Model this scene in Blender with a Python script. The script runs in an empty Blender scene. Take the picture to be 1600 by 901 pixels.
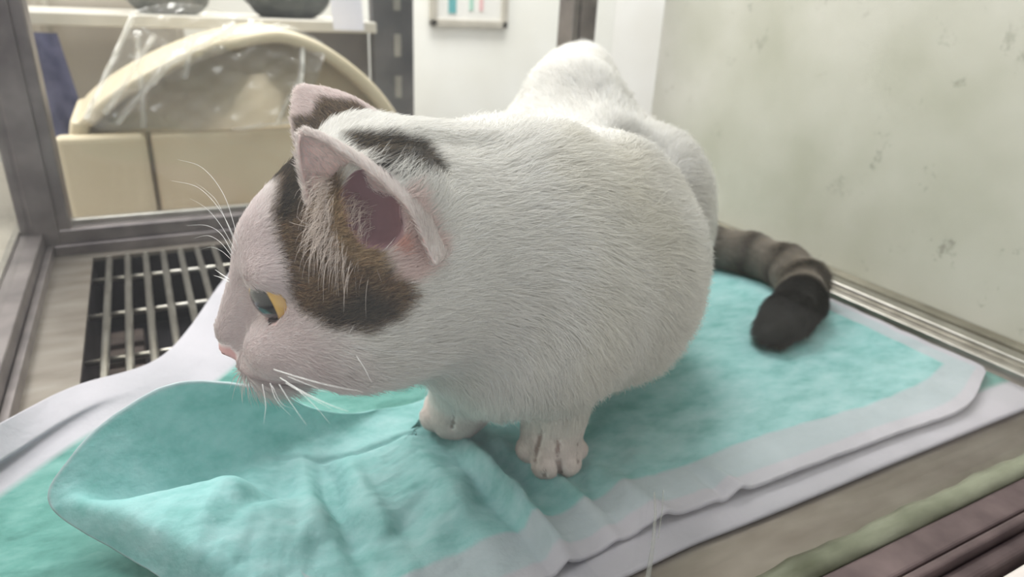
import bpy, bmesh, math, random
import numpy as np
from mathutils import Vector, Matrix
from mathutils.bvhtree import BVHTree

SC = bpy.context.scene
COL = SC.collection
rng = np.random.default_rng(7)
random.seed(7)

HAIRS = 520000
# ------------------------------------------------------------------ camera
# world: X along the cage front, Y away from the glass, Z up, metres, cage floor z = 0
FPX = 1057.0
R = np.array([[0.8839886, 0.14335239, -0.44498791],
              [-0.46508965, 0.3663534, -0.80590124],
              [0.04749496, 0.91936678, 0.39052395]])
CAM = np.array([0.0, 0.0, 0.22])
cam_data = bpy.data.cameras.new('camera')
cam = bpy.data.objects.new('camera', cam_data)
COL.objects.link(cam)
cam_data.sensor_width = 36
cam_data.lens = 36 * FPX / 1600
cam_data.clip_start = 0.01
m4 = Matrix([[*R[i], CAM[i]] for i in range(3)] + [[0, 0, 0, 1]])
cam.matrix_world = m4
cam_data.dof.use_dof = True
cam_data.dof.focus_distance = 0.245
cam_data.dof.aperture_fstop = 11.0
SC.camera = cam

# ------------------------------------------------------------------ light and exposure
SC.view_settings.view_transform = 'Standard'
SC.view_settings.look = 'None'
SC.view_settings.exposure = 0.10
SC.view_settings.gamma = 1.0
SC.view_settings.use_curve_mapping = False
world = bpy.data.worlds.new('world')
SC.world = world
world.use_nodes = True
wb = world.node_tree.nodes['Background']
wb.inputs[0].default_value = (0.97, 0.97, 1.0, 1)
wb.inputs[1].default_value = 0.62


def area(name, loc, target, size, power, col, size_y=None):
    ld = bpy.data.lights.new(name, 'AREA')
    ld.energy = power
    ld.color = col
    ld.shape = 'RECTANGLE'
    ld.size = size
    ld.size_y = size_y or size
    o = bpy.data.objects.new(name, ld)
    COL.objects.link(o)
    o.location = loc
    o.rotation_euler = (Vector(target) - Vector(loc)).to_track_quat('-Z', 'Y').to_euler()
    return o


area('window_light', (-0.45, 1.2, 1.15), (0.15, 0.4, 0.0), 0.8, 16.0, (1.0, 0.975, 0.975), 0.7)
area('room_fill', (0.6, 1.1, 1.6), (0.6, 1.5, 0.1), 0.9, 30.0, (1.0, 0.985, 0.95), 0.5)  # unseen room light, added to brighten the back wall
area('front_fill', (-0.1, 0.1, 1.5), (0.1, 0.35, 0.0), 0.5, 4.5, (0.97, 0.985, 1.0), 0.5)  # unseen overhead fill, added to brighten the front pads and chest


# ------------------------------------------------------------------ helpers
def ray(px, py):
    d = R @ np.array([px - 800.0, -(py - 450.5), -FPX])
    return d / np.linalg.norm(d)


def at_d(px, py, d_cm):
    """point at a distance (cm) from the lens, in cm"""
    return CAM * 100 + ray(px, py) * d_cm


def at_z(px, py, z_cm=0.0):
    """point at a height (cm) above the cage floor, in cm"""
    d = ray(px, py)
    return CAM * 100 + d * ((z_cm - 22.0) / d[2])


def tag(o, label=None, cat=None, group=None, kind=None):
    if label: o['label'] = label
    if cat: o['category'] = cat
    if group: o['group'] = group
    if kind: o['kind'] = kind
    return o


def empty(name, loc=(0, 0, 0)):
    o = bpy.data.objects.new(name, None)
    o.empty_display_size = 0.02
    COL.objects.link(o)
    o.location = loc
    return o


def mesh_obj(name, verts, faces, mat=None, parent=None, smooth=True, cm=True):
    me = bpy.data.meshes.new(name)
    v = np.asarray(verts, dtype=float)
    if cm: v = v / 100.0
    off = np.zeros(3)
    if parent is not None:
        p = parent
        while p is not None:
            off += np.array(p.location); p = p.parent
    me.from_pydata((v - off).tolist(), [], [list(map(int, f)) for f in faces])
    me.update()
    if smooth:
        me.polygons.foreach_set('use_smooth', [True] * len(me.polygons))
    if mat: me.materials.append(mat)
    o = bpy.data.objects.new(name, me)
    COL.objects.link(o)
    if parent is not None: o.parent = parent
    return o


class MB:
    """collects boxes, tubes and prisms (in cm) for one mesh"""
    def __init__(s): s.v = []; s.f = []

    def add(s, V, F):
        n = len(s.v); s.v += [list(map(float, p)) for p in V]; s.f += [[i + n for i in f] for f in F]
        return s

    def box(s, lo, hi, bev=0.0):
        x0, y0, z0 = lo; x1, y1, z1 = hi
        bm = bmesh.new()
        bmesh.ops.create_cube(bm, size=1.0)
        for v in bm.verts:
            v.co = Vector(((x0 + x1) / 2 + v.co.x * (x1 - x0), (y0 + y1) / 2 + v.co.y * (y1 - y0), (z0 + z1) / 2 + v.co.z * (z1 - z0)))
        if bev > 0:
            bmesh.ops.bevel(bm, geom=list(bm.edges), offset=bev, segments=3, profile=0.5, affect='EDGES')
        bm.verts.index_update()
        s.add([v.co[:] for v in bm.verts], [[v.index for v in f.verts] for f in bm.faces])
        bm.free()
        return s

    def tube(s, pts, rad, n=12, cap=True):
        P = [np.array(p, float) for p in pts]
        rad = rad if hasattr(rad, '__len__') else [rad] * len(P)
        V = []; F = []; ref = np.array([0.13, 0.27, 0.95])
        for i, p in enumerate(P):
            t = P[min(i + 1, len(P) - 1)] - P[max(i - 1, 0)]; t /= np.linalg.norm(t)
            a = np.cross(t, ref); a /= np.linalg.norm(a); b = np.cross(t, a)
            for k in range(n):
                an = 2 * math.pi * k / n
                V.append(p + rad[i] * (math.cos(an) * a + math.sin(an) * b))
        for i in range(len(P) - 1):
            for k in range(n):
                F.append([i * n + k, i * n + (k + 1) % n, (i + 1) * n + (k + 1) % n, (i + 1) * n + k])
        if cap:
            F.append(list(range(n))[::-1]); F.append([(len(P) - 1) * n + k for k in range(n)])
        return s.add(V, F)

    def build(s, name, mat, parent=None, smooth=False):
        o = mesh_obj(name, s.v, s.f, mat, parent, smooth)
        return o


# ------------------------------------------------------------------ materials
def nt(name):
    m = bpy.data.materials.new(name); m.use_nodes = True
    t = m.node_tree
    return m, t, t.nodes['Principled BSDF']


def N(t, ty, **kw):
    n = t.nodes.new(ty)
    for k, v in kw.items():
        if hasattr(n, k): setattr(n, k, v)
        else: n.inputs[k].default_value = v
    return n


def ramp(t, src, stops):
    r = t.nodes.new('ShaderNodeValToRGB')
    el = r.color_ramp.elements
    while len(el) < len(stops): el.new(0.5)
    for e, (p, c) in zip(el, stops):
        e.position = p; e.color = (*c, 1) if len(c) == 3 else c
    t.links.new(src, r.inputs[0])
    return r


def noise_mat(name, c1, c2, scale=20, rough=0.6, metal=0.0, bump=0.0, detail=4, stretch=None, lo=0.3, hi=0.7, bump_dist=0.001):
    m, t, b = nt(name)
    tc = N(t, 'ShaderNodeTexCoord')
    src = tc.outputs['Object']
    if stretch:
        mp = N(t, 'ShaderNodeMapping'); mp.inputs['Scale'].default_value = stretch
        t.links.new(src, mp.inputs[0]); src = mp.outputs[0]
    n = N(t, 'ShaderNodeTexNoise'); n.inputs['Scale'].default_value = scale; n.inputs['Detail'].default_value = detail
    t.links.new(src, n.inputs['Vector'])
    r = ramp(t, n.outputs['Fac'], [(lo, c1), (hi, c2)])
    t.links.new(r.outputs[0], b.inputs['Base Color'])
    b.inputs['Roughness'].default_value = rough
    b.inputs['Metallic'].default_value = metal
    if bump:
        bp = N(t, 'ShaderNodeBump'); bp.inputs['Strength'].default_value = bump; bp.inputs['Distance'].default_value = bump_dist
        t.links.new(n.outputs['Fac'], bp.inputs['Height']); t.links.new(bp.outputs[0], b.inputs['Normal'])
    return m


def lin(r, g, b):
    f = lambda c: (c / 255 / 12.92) if c / 255 <= 0.04045 else ((c / 255 + 0.055) / 1.055) ** 2.4
    return (f(r), f(g), f(b))


M = {}
M['steel'] = noise_mat('brushed_steel', lin(122, 114, 106), lin(150, 144, 136), 22, 0.42, 0.75, 0.15, detail=6, stretch=(1, 3, 3))
M['steel_dark'] = noise_mat('worn_steel', lin(96, 90, 92), lin(150, 143, 142), 30, 0.42, 0.75, 0.3, lo=0.2, hi=0.8)
M['rod'] = noise_mat('rod_steel', lin(170, 166, 158), lin(200, 197, 190), 60, 0.28, 0.9)
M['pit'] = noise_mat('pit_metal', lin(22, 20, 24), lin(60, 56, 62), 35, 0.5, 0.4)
M['pit_brown'] = noise_mat('brown_reflection', lin(70, 60, 56), lin(120, 105, 98), 35, 0.6, 0.2)
M['brownrail'] = noise_mat('weathered_rail', lin(70, 58, 60), lin(135, 118, 118), 28, 0.5, 0.3, 0.5, lo=0.25, hi=0.8)
M['seal'] = noise_mat('green_grey_seal', lin(88, 92, 72), lin(146, 150, 130), 60, 0.45, 0.0, 0.4, stretch=(0.4, 1, 1))
M['white_wall'] = noise_mat('white_paint', lin(236, 234, 226), lin(246, 245, 240), 6, 0.7)
M['beige_wall'] = noise_mat('beige_paint', lin(176, 166, 152), lin(196, 188, 176), 6, 0.7)
M['black'] = noise_mat('black_gap', lin(18, 14, 14), lin(30, 24, 24), 20, 0.8)
M['rack'] = noise_mat('dark_grey_paint', lin(62, 62, 66), lin(92, 90, 92), 25, 0.5, 0.3)
M['slot'] = noise_mat('worn_slot', lin(120, 118, 112), lin(150, 147, 138), 25, 0.5)
M['blue'] = noise_mat('dark_blue_fabric', lin(40, 44, 78), lin(96, 98, 130), 40, 0.8)
M['paper'] = noise_mat('white_paper', lin(222, 224, 240), lin(240, 240, 250), 8, 0.6)
M['darkbag'] = noise_mat('grey_bags', lin(52, 58, 56), lin(120, 118, 112), 45, 0.6, 0, 0.5, bump_dist=0.01)
M['frame'] = noise_mat('grey_wood', lin(176, 170, 158), lin(190, 184, 172), 20, 0.5)
M['teal_ink'] = noise_mat('teal_ink', lin(80, 160, 165), lin(110, 180, 182), 20, 0.5)
M['green_ink'] = noise_mat('green_ink', lin(150, 200, 180), lin(170, 210, 195), 20, 0.5)
M['pink_ink'] = noise_mat('pink_ink', lin(222, 170, 172), lin(232, 190, 190), 20, 0.5)
M['cream'] = noise_mat('cream_plastic', lin(196, 182, 154), lin(210, 198, 172), 8, 0.42)
M['cream_inner'] = noise_mat('tan_plastic', lin(196, 180, 152), lin(210, 195, 168), 8, 0.5)
M['seam'] = noise_mat('seam', lin(110, 98, 80), lin(130, 116, 96), 20, 0.6)


def dirty_wall():
    m, t, b = nt('stained_wall_paint')
    tc = N(t, 'ShaderNodeTexCoord')
    n1 = N(t, 'ShaderNodeTexNoise', Scale=5.0, Detail=5.0)
    t.links.new(tc.outputs['Object'], n1.inputs['Vector'])
    base = ramp(t, n1.outputs['Fac'], [(0.3, lin(172, 172, 156)), (0.48, lin(194, 193, 182)), (0.7, lin(220, 217, 212))])
    n2 = N(t, 'ShaderNodeTexNoise', Scale=38.0, Detail=8.0, Roughness=0.7)
    t.links.new(tc.outputs['Object'], n2.inputs['Vector'])
    sp = ramp(t, n2.outputs['Fac'], [(0.60, (0, 0, 0)), (0.68, (1, 1, 1))])
    n3 = N(t, 'ShaderNodeTexNoise', Scale=4.5, Detail=2.0)
    mp = N(t, 'ShaderNodeMapping'); mp.inputs['Location'].default_value = (0.3, 0.1, 0.77)
    t.links.new(tc.outputs['Object'], mp.inputs[0]); t.links.new(mp.outputs[0], n3.inputs['Vector'])
    wh = ramp(t, n3.outputs['Fac'], [(0.42, (0, 0, 0)), (0.6, (1, 1, 1))])
    mul = N(t, 'ShaderNodeMath', operation='MULTIPLY')
    t.links.new(sp.outputs[0], mul.inputs[0]); t.links.new(wh.outputs[0], mul.inputs[1])
    mul2 = N(t, 'ShaderNodeMath', operation='MULTIPLY'); mul2.inputs[1].default_value = 0.55
    t.links.new(mul.outputs[0], mul2.inputs[0])
    mix = N(t, 'ShaderNodeMix', data_type='RGBA')
    t.links.new(mul2.outputs[0], mix.inputs['Factor'])
    t.links.new(base.outputs[0], mix.inputs['A']); mix.inputs['B'].default_value = (*lin(92, 90, 74), 1)
    # fine scratches
    w = N(t, 'ShaderNodeTexVoronoi', feature='DISTANCE_TO_EDGE', Scale=9.0)
    mp2 = N(t, 'ShaderNodeMapping'); mp2.inputs['Rotation'].default_value = (0.6, 0.2, 0); mp2.inputs['Scale'].default_value = (1, 0.5, 1.6)
    n4 = N(t, 'ShaderNodeTexNoise', Scale=14.0)
    t.links.new(tc.outputs['Object'], n4.inputs['Vector'])
    va = N(t, 'ShaderNodeMix', data_type='RGBA'); va.inputs['Factor'].default_value = 0.08
    t.links.new(tc.outputs['Object'], mp2.inputs[0]); t.links.new(mp2.outputs[0], va.inputs['A']); t.links.new(n4.outputs['Color'], va.inputs['B'])
    t.links.new(va.outputs['Result'], w.inputs['Vector'])
    sc = ramp(t, w.outputs['Distance'], [(0.0, (1, 1, 1)), (0.02, (0, 0, 0))])
    mul3 = N(t, 'ShaderNodeMath', operation='MULTIPLY')
    t.links.new(sc.outputs[0], mul3.inputs[0]); t.links.new(sp.outputs[0], mul3.inputs[1])
    mul4 = N(t, 'ShaderNodeMath', operation='MULTIPLY'); mul4.inputs[1].default_value = 0.4
    t.links.new(mul3.outputs[0], mul4.inputs[0])
    mix2 = N(t, 'ShaderNodeMix', data_type='RGBA')
    t.links.new(mul4.outputs[0], mix2.inputs['Factor']); t.links.new(mix.outputs['Result'], mix2.inputs['A'])
    mix2.inputs['B'].default_value = (*lin(150, 148, 130), 1)
    t.links.new(mix2.outputs['Result'], b.inputs['Base Color'])
    b.inputs['Roughness'].default_value = 0.6
    return m


M['dirty_wall'] = dirty_wall()


def pane_mat(name, smudge=0.03, drip=False):
    m = bpy.data.materials.new(name); m.use_nodes = True
    t = m.node_tree; t.nodes.clear()
    out = N(t, 'ShaderNodeOutputMaterial')
    tr = N(t, 'ShaderNodeBsdfTransparent'); tr.inputs[0].default_value = (0.985, 0.99, 0.985, 1)
    gl = N(t, 'ShaderNodeBsdfGlossy'); gl.inputs['Roughness'].default_value = 0.02
    lw = N(t, 'ShaderNodeLayerWeight'); lw.inputs[0].default_value = 0.5
    pw = N(t, 'ShaderNodeMath', operation='POWER'); pw.inputs[1].default_value = 5.0
    t.links.new(lw.outputs['Facing'], pw.inputs[0])
    fr = N(t, 'ShaderNodeMath', operation='MULTIPLY_ADD'); fr.inputs[1].default_value = 0.5; fr.inputs[2].default_value = 0.018
    t.links.new(pw.outputs[0], fr.inputs[0])
    mx = N(t, 'ShaderNodeMixShader')
    t.links.new(fr.outputs[0], mx.inputs[0]); t.links.new(tr.outputs[0], mx.inputs[1]); t.links.new(gl.outputs[0], mx.inputs[2])
    df = N(t, 'ShaderNodeBsdfDiffuse'); df.inputs[0].default_value = (0.85, 0.87, 0.87, 1)
    tl = N(t, 'ShaderNodeBsdfTranslucent'); tl.inputs[0].default_value = (0.85, 0.87, 0.87, 1)
    ad = N(t, 'ShaderNodeMixShader'); ad.inputs[0].default_value = 0.5
    t.links.new(df.outputs[0], ad.inputs[1]); t.links.new(tl.outputs[0], ad.inputs[2])
    tc = N(t, 'ShaderNodeTexCoord')
    n = N(t, 'ShaderNodeTexNoise', Scale=14.0, Detail=5.0)
    t.links.new(tc.outputs['Object'], n.inputs['Vector'])
    mr = N(t, 'ShaderNodeMapRange'); mr.inputs['From Min'].default_value = 0.4; mr.inputs['From Max'].default_value = 0.75
    mr.inputs['To Min'].default_value = smudge * 0.35; mr.inputs['To Max'].default_value = smudge * 1.6
    t.links.new(n.outputs['Fac'], mr.inputs[0])
    mx2 = N(t, 'ShaderNodeMixShader')
    t.links.new(mr.outputs[0], mx2.inputs[0]); t.links.new(mx.outputs[0], mx2.inputs[1]); t.links.new(ad.outputs[0], mx2.inputs[2])
    t.links.new(mx2.outputs[0], out.inputs[0])
    return m


M['glass'] = pane_mat('cage_glass', 0.008)
M['glass_side'] = pane_mat('cage_side_glass', 0.012)

# ================================================================== THE ROOM
def struct(name, lo, hi, mat):
    mb = MB().box(lo, hi)
    o = mb.build(name, mat)
    return tag(o, kind='structure')


struct('wall_back', (-120, 160, -90), (260, 166, 190), M['white_wall'])
struct('wall_left', (-86, -80, -90), (-80, 160, 190), M['white_wall'])
struct('wall_right', (53.2, -60, -90), (57, 64.5, 120), M['dirty_wall'])
struct('floor', (-80, -80, -90), (260, 160, -86), noise_mat('floor_tiles', lin(170, 166, 158), lin(186, 182, 176), 4, 0.5))
t_ = MB().box((52.0, -60, -3.0), (53.2, 64.5, 1.3), 0.15).build('trim_1', noise_mat('grimy_sealant', lin(96, 92, 78), lin(140, 136, 120), 30, 0.7))
tag(t_, kind='structure')

# cage stands on a white table
tb = empty('table', (0.2, 0.4, -0.86))
tag(tb, 'white topped table under the steel cage, its edge showing at the lower right corner', 'table')
MB().box((-20, 0.5, -12.5), (53, 74, -9.0), 0.4).build('table_top', noise_mat('white_laminate', lin(214, 204, 198), lin(232, 224, 220), 14, 0.5), tb)
for (x, y) in ((-17, 4), (50, 4), (-17, 70), (50, 70)):
    MB().box((x - 2, y - 2, -86), (x + 2, y + 2, -12.5), 0.3).build('leg', M['rack'], tb)

# ================================================================== THE CAGE
cage = empty('pet_cage', (0.2, 0.4, -0.09))
tag(cage, 'stainless steel framed animal cage with glass sides and a rod grate floor', 'cage')
XL, XR, YF, YB = -8.4, 49.2, 13.6, 66.5
# deck plates round the grate opening (x -5.6..10, y 20..64.5)
dk = MB()
dk.box((XL, YF, -0.35), (-5.6, YB, 0.0)).box((-5.6, YF, -0.35), (10.5, 21, 0.0)).box((-5.6, 64.6, -0.35), (10.5, YB, 0.0)).box((10.5, YF, -0.35), (XR, YB, 0.0))
dk.build('floor_plate', M['steel'], cage)
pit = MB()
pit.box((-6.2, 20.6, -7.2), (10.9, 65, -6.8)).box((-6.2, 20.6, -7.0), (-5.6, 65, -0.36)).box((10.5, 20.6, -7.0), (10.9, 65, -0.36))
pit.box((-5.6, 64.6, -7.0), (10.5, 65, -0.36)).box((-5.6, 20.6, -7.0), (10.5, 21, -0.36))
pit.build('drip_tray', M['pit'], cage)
sl = MB()  # brown blocks stand in for reflections in the tray
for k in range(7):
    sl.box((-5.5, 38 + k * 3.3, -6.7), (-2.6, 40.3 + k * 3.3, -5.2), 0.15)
sl.build('tray_reflection', M['pit_brown'], cage)
grate = MB()
for y in (24.0, 31.2, 38.5, 46.0, 53.4, 60.8):
    grate.tube([(-5.7, y, -0.75), (10.6, y, -0.75)], 0.22, 10)
gr = grate.build('floor_grate', M['rod'], cage, True)
for k in range(11):
    x = -4.4 + 1.4 * k
    MB().tube([(x, 21, -0.28), (x, 64.6, -0.28)], 0.27, 12).build('rod', M['rod'], gr, True)

# side and back rails with a stepped profile
rl = MB()
rl.box((-8.4 - 0.5, YF, -1.5), (-8.4, YB + 3, 0.9), 0.08).box((-10.6, YF - 3, -9), (-8.95, YB + 3, 2.0), 0.12)
rl.build('side_rail', M['steel_dark'], cage)
rl = MB()
rl.box((-11.1, YF - 3, -9), (-10.55, YB + 3, 2.25), 0.1)
rl.build('rail_lip', M['rod'], cage)
bk = MB()
bk.box((XL, YB - 0.6, -1.0), (XR + 1, YB, 0.9), 0.12).box((-9, YB, -9), (XR + 1.5, YB + 1.6, 2.1), 0.15)
bk.build('back_rail', M['steel_dark'], cage)
bk = MB().box((-8.5, YB + 1.3, 1.9), (XR, YB + 2.0, 2.6), 0.1)
bk.build('rail_lip', M['rod'], cage)
rr = MB()
rr.box((XR, YF, -9), (50.3, YB + 1, 0.75), 0.12).box((50.35, YF - 1, -9), (51.6, YB + 1, 1.2), 0.15)
rr.build('side_rail', M['rod'], cage)
# front: glass seal, brown outer rail with groove
fr = MB()
n_ = 60
sv = []; sf = []
prof = [(13.75, 0.0), (13.8, 0.22), (13.45, 0.42), (13.05, 0.40), (12.8, 0.22), (12.74, 0.0), (12.74, -1.2), (13.8, -1.2)]
for i in range(n_ + 1):
    x = -11 + (52.2) * i / n_ + 8 * 0
    wv = 0.05 * math.sin(x * 0.9) + 0.04 * math.sin(x * 2.3 + 1)
    for (y, z) in prof:
        sv.append((x, y + wv * (1 if z > 0 else 0), z + wv * 0.6))
q = len(prof)
for i in range(n_):
    for k in range(q):
        sf.append([i * q + k, i * q + (k + 1) % q, (i + 1) * q + (k + 1) % q, (i + 1) * q + k])
sf.append(list(range(q))); sf.append([n_ * q + k for k in range(q)][::-1])
for p in sv[:]: pass
fr.add(sv, sf)
fr.build('glass_seal', M['seal'], cage, True)
orr = MB()
orr.box((-11, 11.25, -9), (51.6, 12.72, 0.0), 0.18)
orr.box((-11, 10.75, -9), (51.6, 11.15, 0.05), 0.12)
orr.box((-11, 9.9, -9), (51.6, 10.7, -0.5), 0.25)
orr.build('front_rail', M['brownrail'], cage)


def post(x0, y0, x1, y1, z1=46, name='corner_post'):
    mb = MB()
    mb.box((x0, y0, -1), (x1, y1, z1), 0.2)
    mb.box((x0 + 0.9, y0 - 0.25, -1), (x1 - 0.9, y0 + 0.1, z1), 0.08)
    mb.build(name, M['steel_dark'], cage)


post(-10.6, YB + 0.1, -6.9, YB + 3.4)
post(43.6, YB + 1.7, 46.8, YB + 4.9)
post(-11.2, 11.2, -8.6, 13.4)
post(49.2, 11.2, 51.6, 13.4)
pn = MB().box((-8.6, 13.2, 0.35), (49.2, 13.5, 45)); pn.build('front_pane', M['glass'], cage)
pn = MB().box((-6.9, YB + 1.6, 2.6), (XR, YB + 1.95, 45)); pn.build('back_pane', M['glass_side'], cage)
pn = MB().box((-10.2, 13.4, 2.0), (-9.9, YB + 0.1, 45)); pn.build('side_pane', M['glass_side'], cage)
wbd = MB().box((16, 1.5, -3.2), (52, 9.35, -0.2), 0.25).build('white_board', noise_mat('white_board', lin(212, 202, 198), lin(236, 230, 226), 22, 0.5))
tag(wbd, 'white board edge at the lower right corner, in front of the brown rail', 'board')
MB().box((18, 2.5, -9.0), (20, 8.5, -3.2), 0.1).build('support', M['rack'], wbd); MB().box((48, 2.5, -9.0), (50, 8.5, -3.2), 0.1).build('support', M['rack'], wbd)
# dried drip streaks on the front glass
dr = MB()
p0 = CAM * 100
def on_front(px, py, y=13.15):
    d = ray(px, py); return p0 + d * (y - p0[1]) / d[1]
dm, t, b = nt('dried_drip')
b.inputs['Base Color'].default_value = (*lin(196, 200, 192), 1); b.inputs['Alpha'].default_value = 0.33; b.inputs['Roughness'].default_value = 0.5
for pts, wd in (([(1022, 768), (1024, 800), (1020, 850), (1012, 901), (1008, 930)], [0.03, 0.05, 0.08, 0.12, 0.12]),
                ([(1036, 765), (1034, 800), (1028, 840)], [0.015, 0.02, 0.015])):
    V = []; F = []
    for (a, w_) in zip(pts, wd):
        c = on_front(*a); V += [c - np.array([w_, 0, 0]), c + np.array([w_, 0, 0]), c + np.array([w_, -0.02, 0]), c + np.array([-w_, -0.02, 0])]
    for i in range(len(pts) - 1):
        for k in range(4): F.append([4 * i + k, 4 * i + (k + 1) % 4, 4 * i + 4 + (k + 1) % 4, 4 * i + 4 + k])
    dr.add(V, F)
dro = dr.build('dried_drip', dm, cage, True)
dro['label'] = 'dried drip streak on the front glass'

# ================================================================== BEHIND THE CAGE
def at_y(px, py, y):
    d = ray(px, py); return p0 + d * (y - p0[1]) / d[1]


# cream plastic container with arched top, clear film over it
def arch_outline():
    px = [(108, 420), (106, 215), (120, 188), (165, 148), (240, 104), (320, 70), (400, 50), (450, 48), (505, 68), (560, 106), (605, 152), (640, 212), (652, 280), (655, 400)]
    return [(float(q[0]), max(-9.0, float(q[2]))) for q in (at_y(x, y, 83.0) for x, y in px)]


def catmull(P, n):
    P = np.array(P, float); out = []
    Q = np.vstack([2 * P[0] - P[1], P, 2 * P[-1] - P[-2]])
    for i in range(len(P) - 1):
        a, b_, c, d = Q[i:i + 4]
        for s in np.linspace(0, 1, n, endpoint=False):
            out.append(0.5 * ((2 * b_) + (-a + c) * s + (2 * a - 5 * b_ + 4 * c - d) * s * s + (-a + 3 * b_ - 3 * c + d) * s ** 3))
    out.append(P[-1]); return np.array(out)


def loft(name, rings, mat, parent, capfirst=False, caplast=False, smooth=True):
    V = []; F = []; n = len(rings[0])
    for r_ in rings: V += list(r_)
    for i in range(len(rings) - 1):
        for k in range(n):
            F.append([i * n + k, i * n + (k + 1) % n, (i + 1) * n + (k + 1) % n, (i + 1) * n + k])
    if capfirst: F.append(list(range(n))[::-1])
    if caplast: F.append([(len(rings) - 1) * n + k for k in range(n)])
    return mesh_obj(name, V, F, mat, parent, smooth)


box_y = 83.0
ct = empty('plastic_container', (0.12, 0.95, -0.09))
tag(ct, 'large cream plastic container with arched top wrapped in clear film, behind the cage', 'container')
o2 = catmull(arch_outline(), 6)
cen = np.array([12.0, 2.0])
def ringof(k, y, dz=0):
    return [(cen[0] + (p[0] - cen[0]) * k, y, cen[1] + (p[1] - cen[1]) * k + dz) for p in o2]
loft('shell', [ringof(0.90, box_y + 3.0), ringof(0.91, box_y + 0.5), ringof(0.925, box_y), ringof(0.98, box_y), ringof(0.995, box_y + 0.5), ringof(1.0, box_y + 1.6), ringof(1.0, box_y + 16), ringof(0.94, box_y + 22), ringof(0.8, box_y + 25)], M['cream'], ct, False, True)
# recessed tan front
loft('front_panel', [ringof(0.92, box_y + 3.0), ringof(0.92, box_y + 2.4)], M['cream_inner'], ct, True, True)
MB().box((-8.4, box_y - 1.2, -9.0), (-0.1, box_y + 0.8, 7.2), 0.7).build('side_column', M['cream'], ct)
MB().box((0.3, box_y - 0.6, -9.0), (29.5, box_y + 1.2, 7.0), 0.4).build('lower_panel', M['cream_inner'], ct)
MB().box((0.0, box_y - 0.3, -9), (0.35, box_y, 7.2), 0.05).build('seam', M['seam'], ct)

# clear film
fm = bpy.data.materials.new('clear_film'); fm.use_nodes = True
t = fm.node_tree; t.nodes.clear()
out = N(t, 'ShaderNodeOutputMaterial'); tr = N(t, 'ShaderNodeBsdfTransparent'); tr.inputs[0].default_value = (0.96, 0.96, 0.95, 1)
gl = N(t, 'ShaderNodeBsdfGlossy'); gl.inputs['Roughness'].default_value = 0.12
df = N(t, 'ShaderNodeBsdfTranslucent'); df.inputs[0].default_value = (0.9, 0.9, 0.88, 1)
d2 = N(t, 'ShaderNodeBsdfDiffuse'); d2.inputs[0].default_value = (0.9, 0.9, 0.88, 1)
a1 = N(t, 'ShaderNodeMixShader'); a1.inputs[0].default_value = 0.5
t.links.new(df.outputs[0], a1.inputs[1]); t.links.new(d2.outputs[0], a1.inputs[2])
lw = N(t, 'ShaderNodeLayerWeight'); lw.inputs[0].default_value = 0.5
mg = N(t, 'ShaderNodeMixShader'); fm2 = N(t, 'ShaderNodeMath', operation='MULTIPLY'); fm2.inputs[1].default_value = 0.45; t.links.new(lw.outputs['Fresnel'], fm2.inputs[0]); t.links.new(fm2.outputs[0], mg.inputs[0])
t.links.new(tr.outputs[0], mg.inputs[1]); t.links.new(gl.outputs[0], mg.inputs[2])
m3_ = N(t, 'ShaderNodeMixShader'); fa_ = N(t, 'ShaderNodeAttribute', attribute_name='fold_glint'); t.links.new(fa_.outputs['Fac'], m3_.inputs[0])
t.links.new(mg.outputs[0], m3_.inputs[1]); t.links.new(a1.outputs[0], m3_.inputs[2]); t.links.new(m3_.outputs[0], out.inputs[0])
M['film'] = fm
nx, nz = 150, 90
fx = np.zeros((nz + 1, nx + 1, 3)); fb = np.zeros((nz + 1, nx + 1))
Bt = [at_y(x, y, 82.0) for x, y in ((128, 186), (165, 205), (225, 200), (300, 202), (370, 202), (430, 196), (462, 186), (486, 150), (500, 110))]
Tp_ = [at_y(x, y, 82.0) for x, y in ((205, 20), (250, 8), (300, 6), (345, 18), (390, 30), (430, 36), (465, 44), (492, 56), (515, 68))]
Bc = catmull(Bt, 6); Tc = catmull(Tp_, 6)
FOLDS = [((135, 180), (205, 30), 0.5), ((165, 175), (240, 60), 0.35), ((185, 190), (262, 96), 0.35), ((215, 60), (225, 200), 0.3), ((262, 100), (370, 42), 0.4), ((300, 60), (290, 120), 0.3),
         ((478, 66), (462, 188), 0.8), ((470, 120), (430, 196), 0.3), ((366, 202), (462, 190), 0.3), ((345, 60), (470, 44), 0.4), ((240, 130), (290, 70), 0.3), ((600, 0), (601, 1), 0.1)]
for j in range(nz + 1):
    for i in range(nx + 1):
        u = i / nx * (len(Bc) - 1); v = j / nz; i0 = min(int(u), len(Bc) - 2); w_ = u - i0
        p = (Bc[i0] * (1 - w_) + Bc[i0 + 1] * w_) * (1 - v) + (Tc[i0] * (1 - w_) + Tc[i0 + 1] * w_) * v
        fx[j, i] = p
XZ = fx[..., [0, 2]].reshape(-1, 2); hgt = np.zeros(len(XZ)); glint = np.zeros(len(XZ))
for a_, b_2, am in FOLDS:
    qa = at_y(*a_, 82.0)[[0, 2]]; qb = at_y(*b_2, 82.0)[[0, 2]]; dd_ = qb - qa
    tt = np.clip(((XZ - qa) @ dd_) / (dd_ @ dd_), 0, 1); ds = np.linalg.norm(XZ - qa - tt[:, None] * dd_, axis=1)
    hgt += am * np.exp(-(ds / 0.35) ** 2); glint = np.maximum(glint, np.minimum(am * 1.1, 0.75) * np.exp(-(ds / 0.26) ** 2))  # folds whiten the film: bunched plastic, with highlights painted in
rg_ = np.random.default_rng(5)
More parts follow.
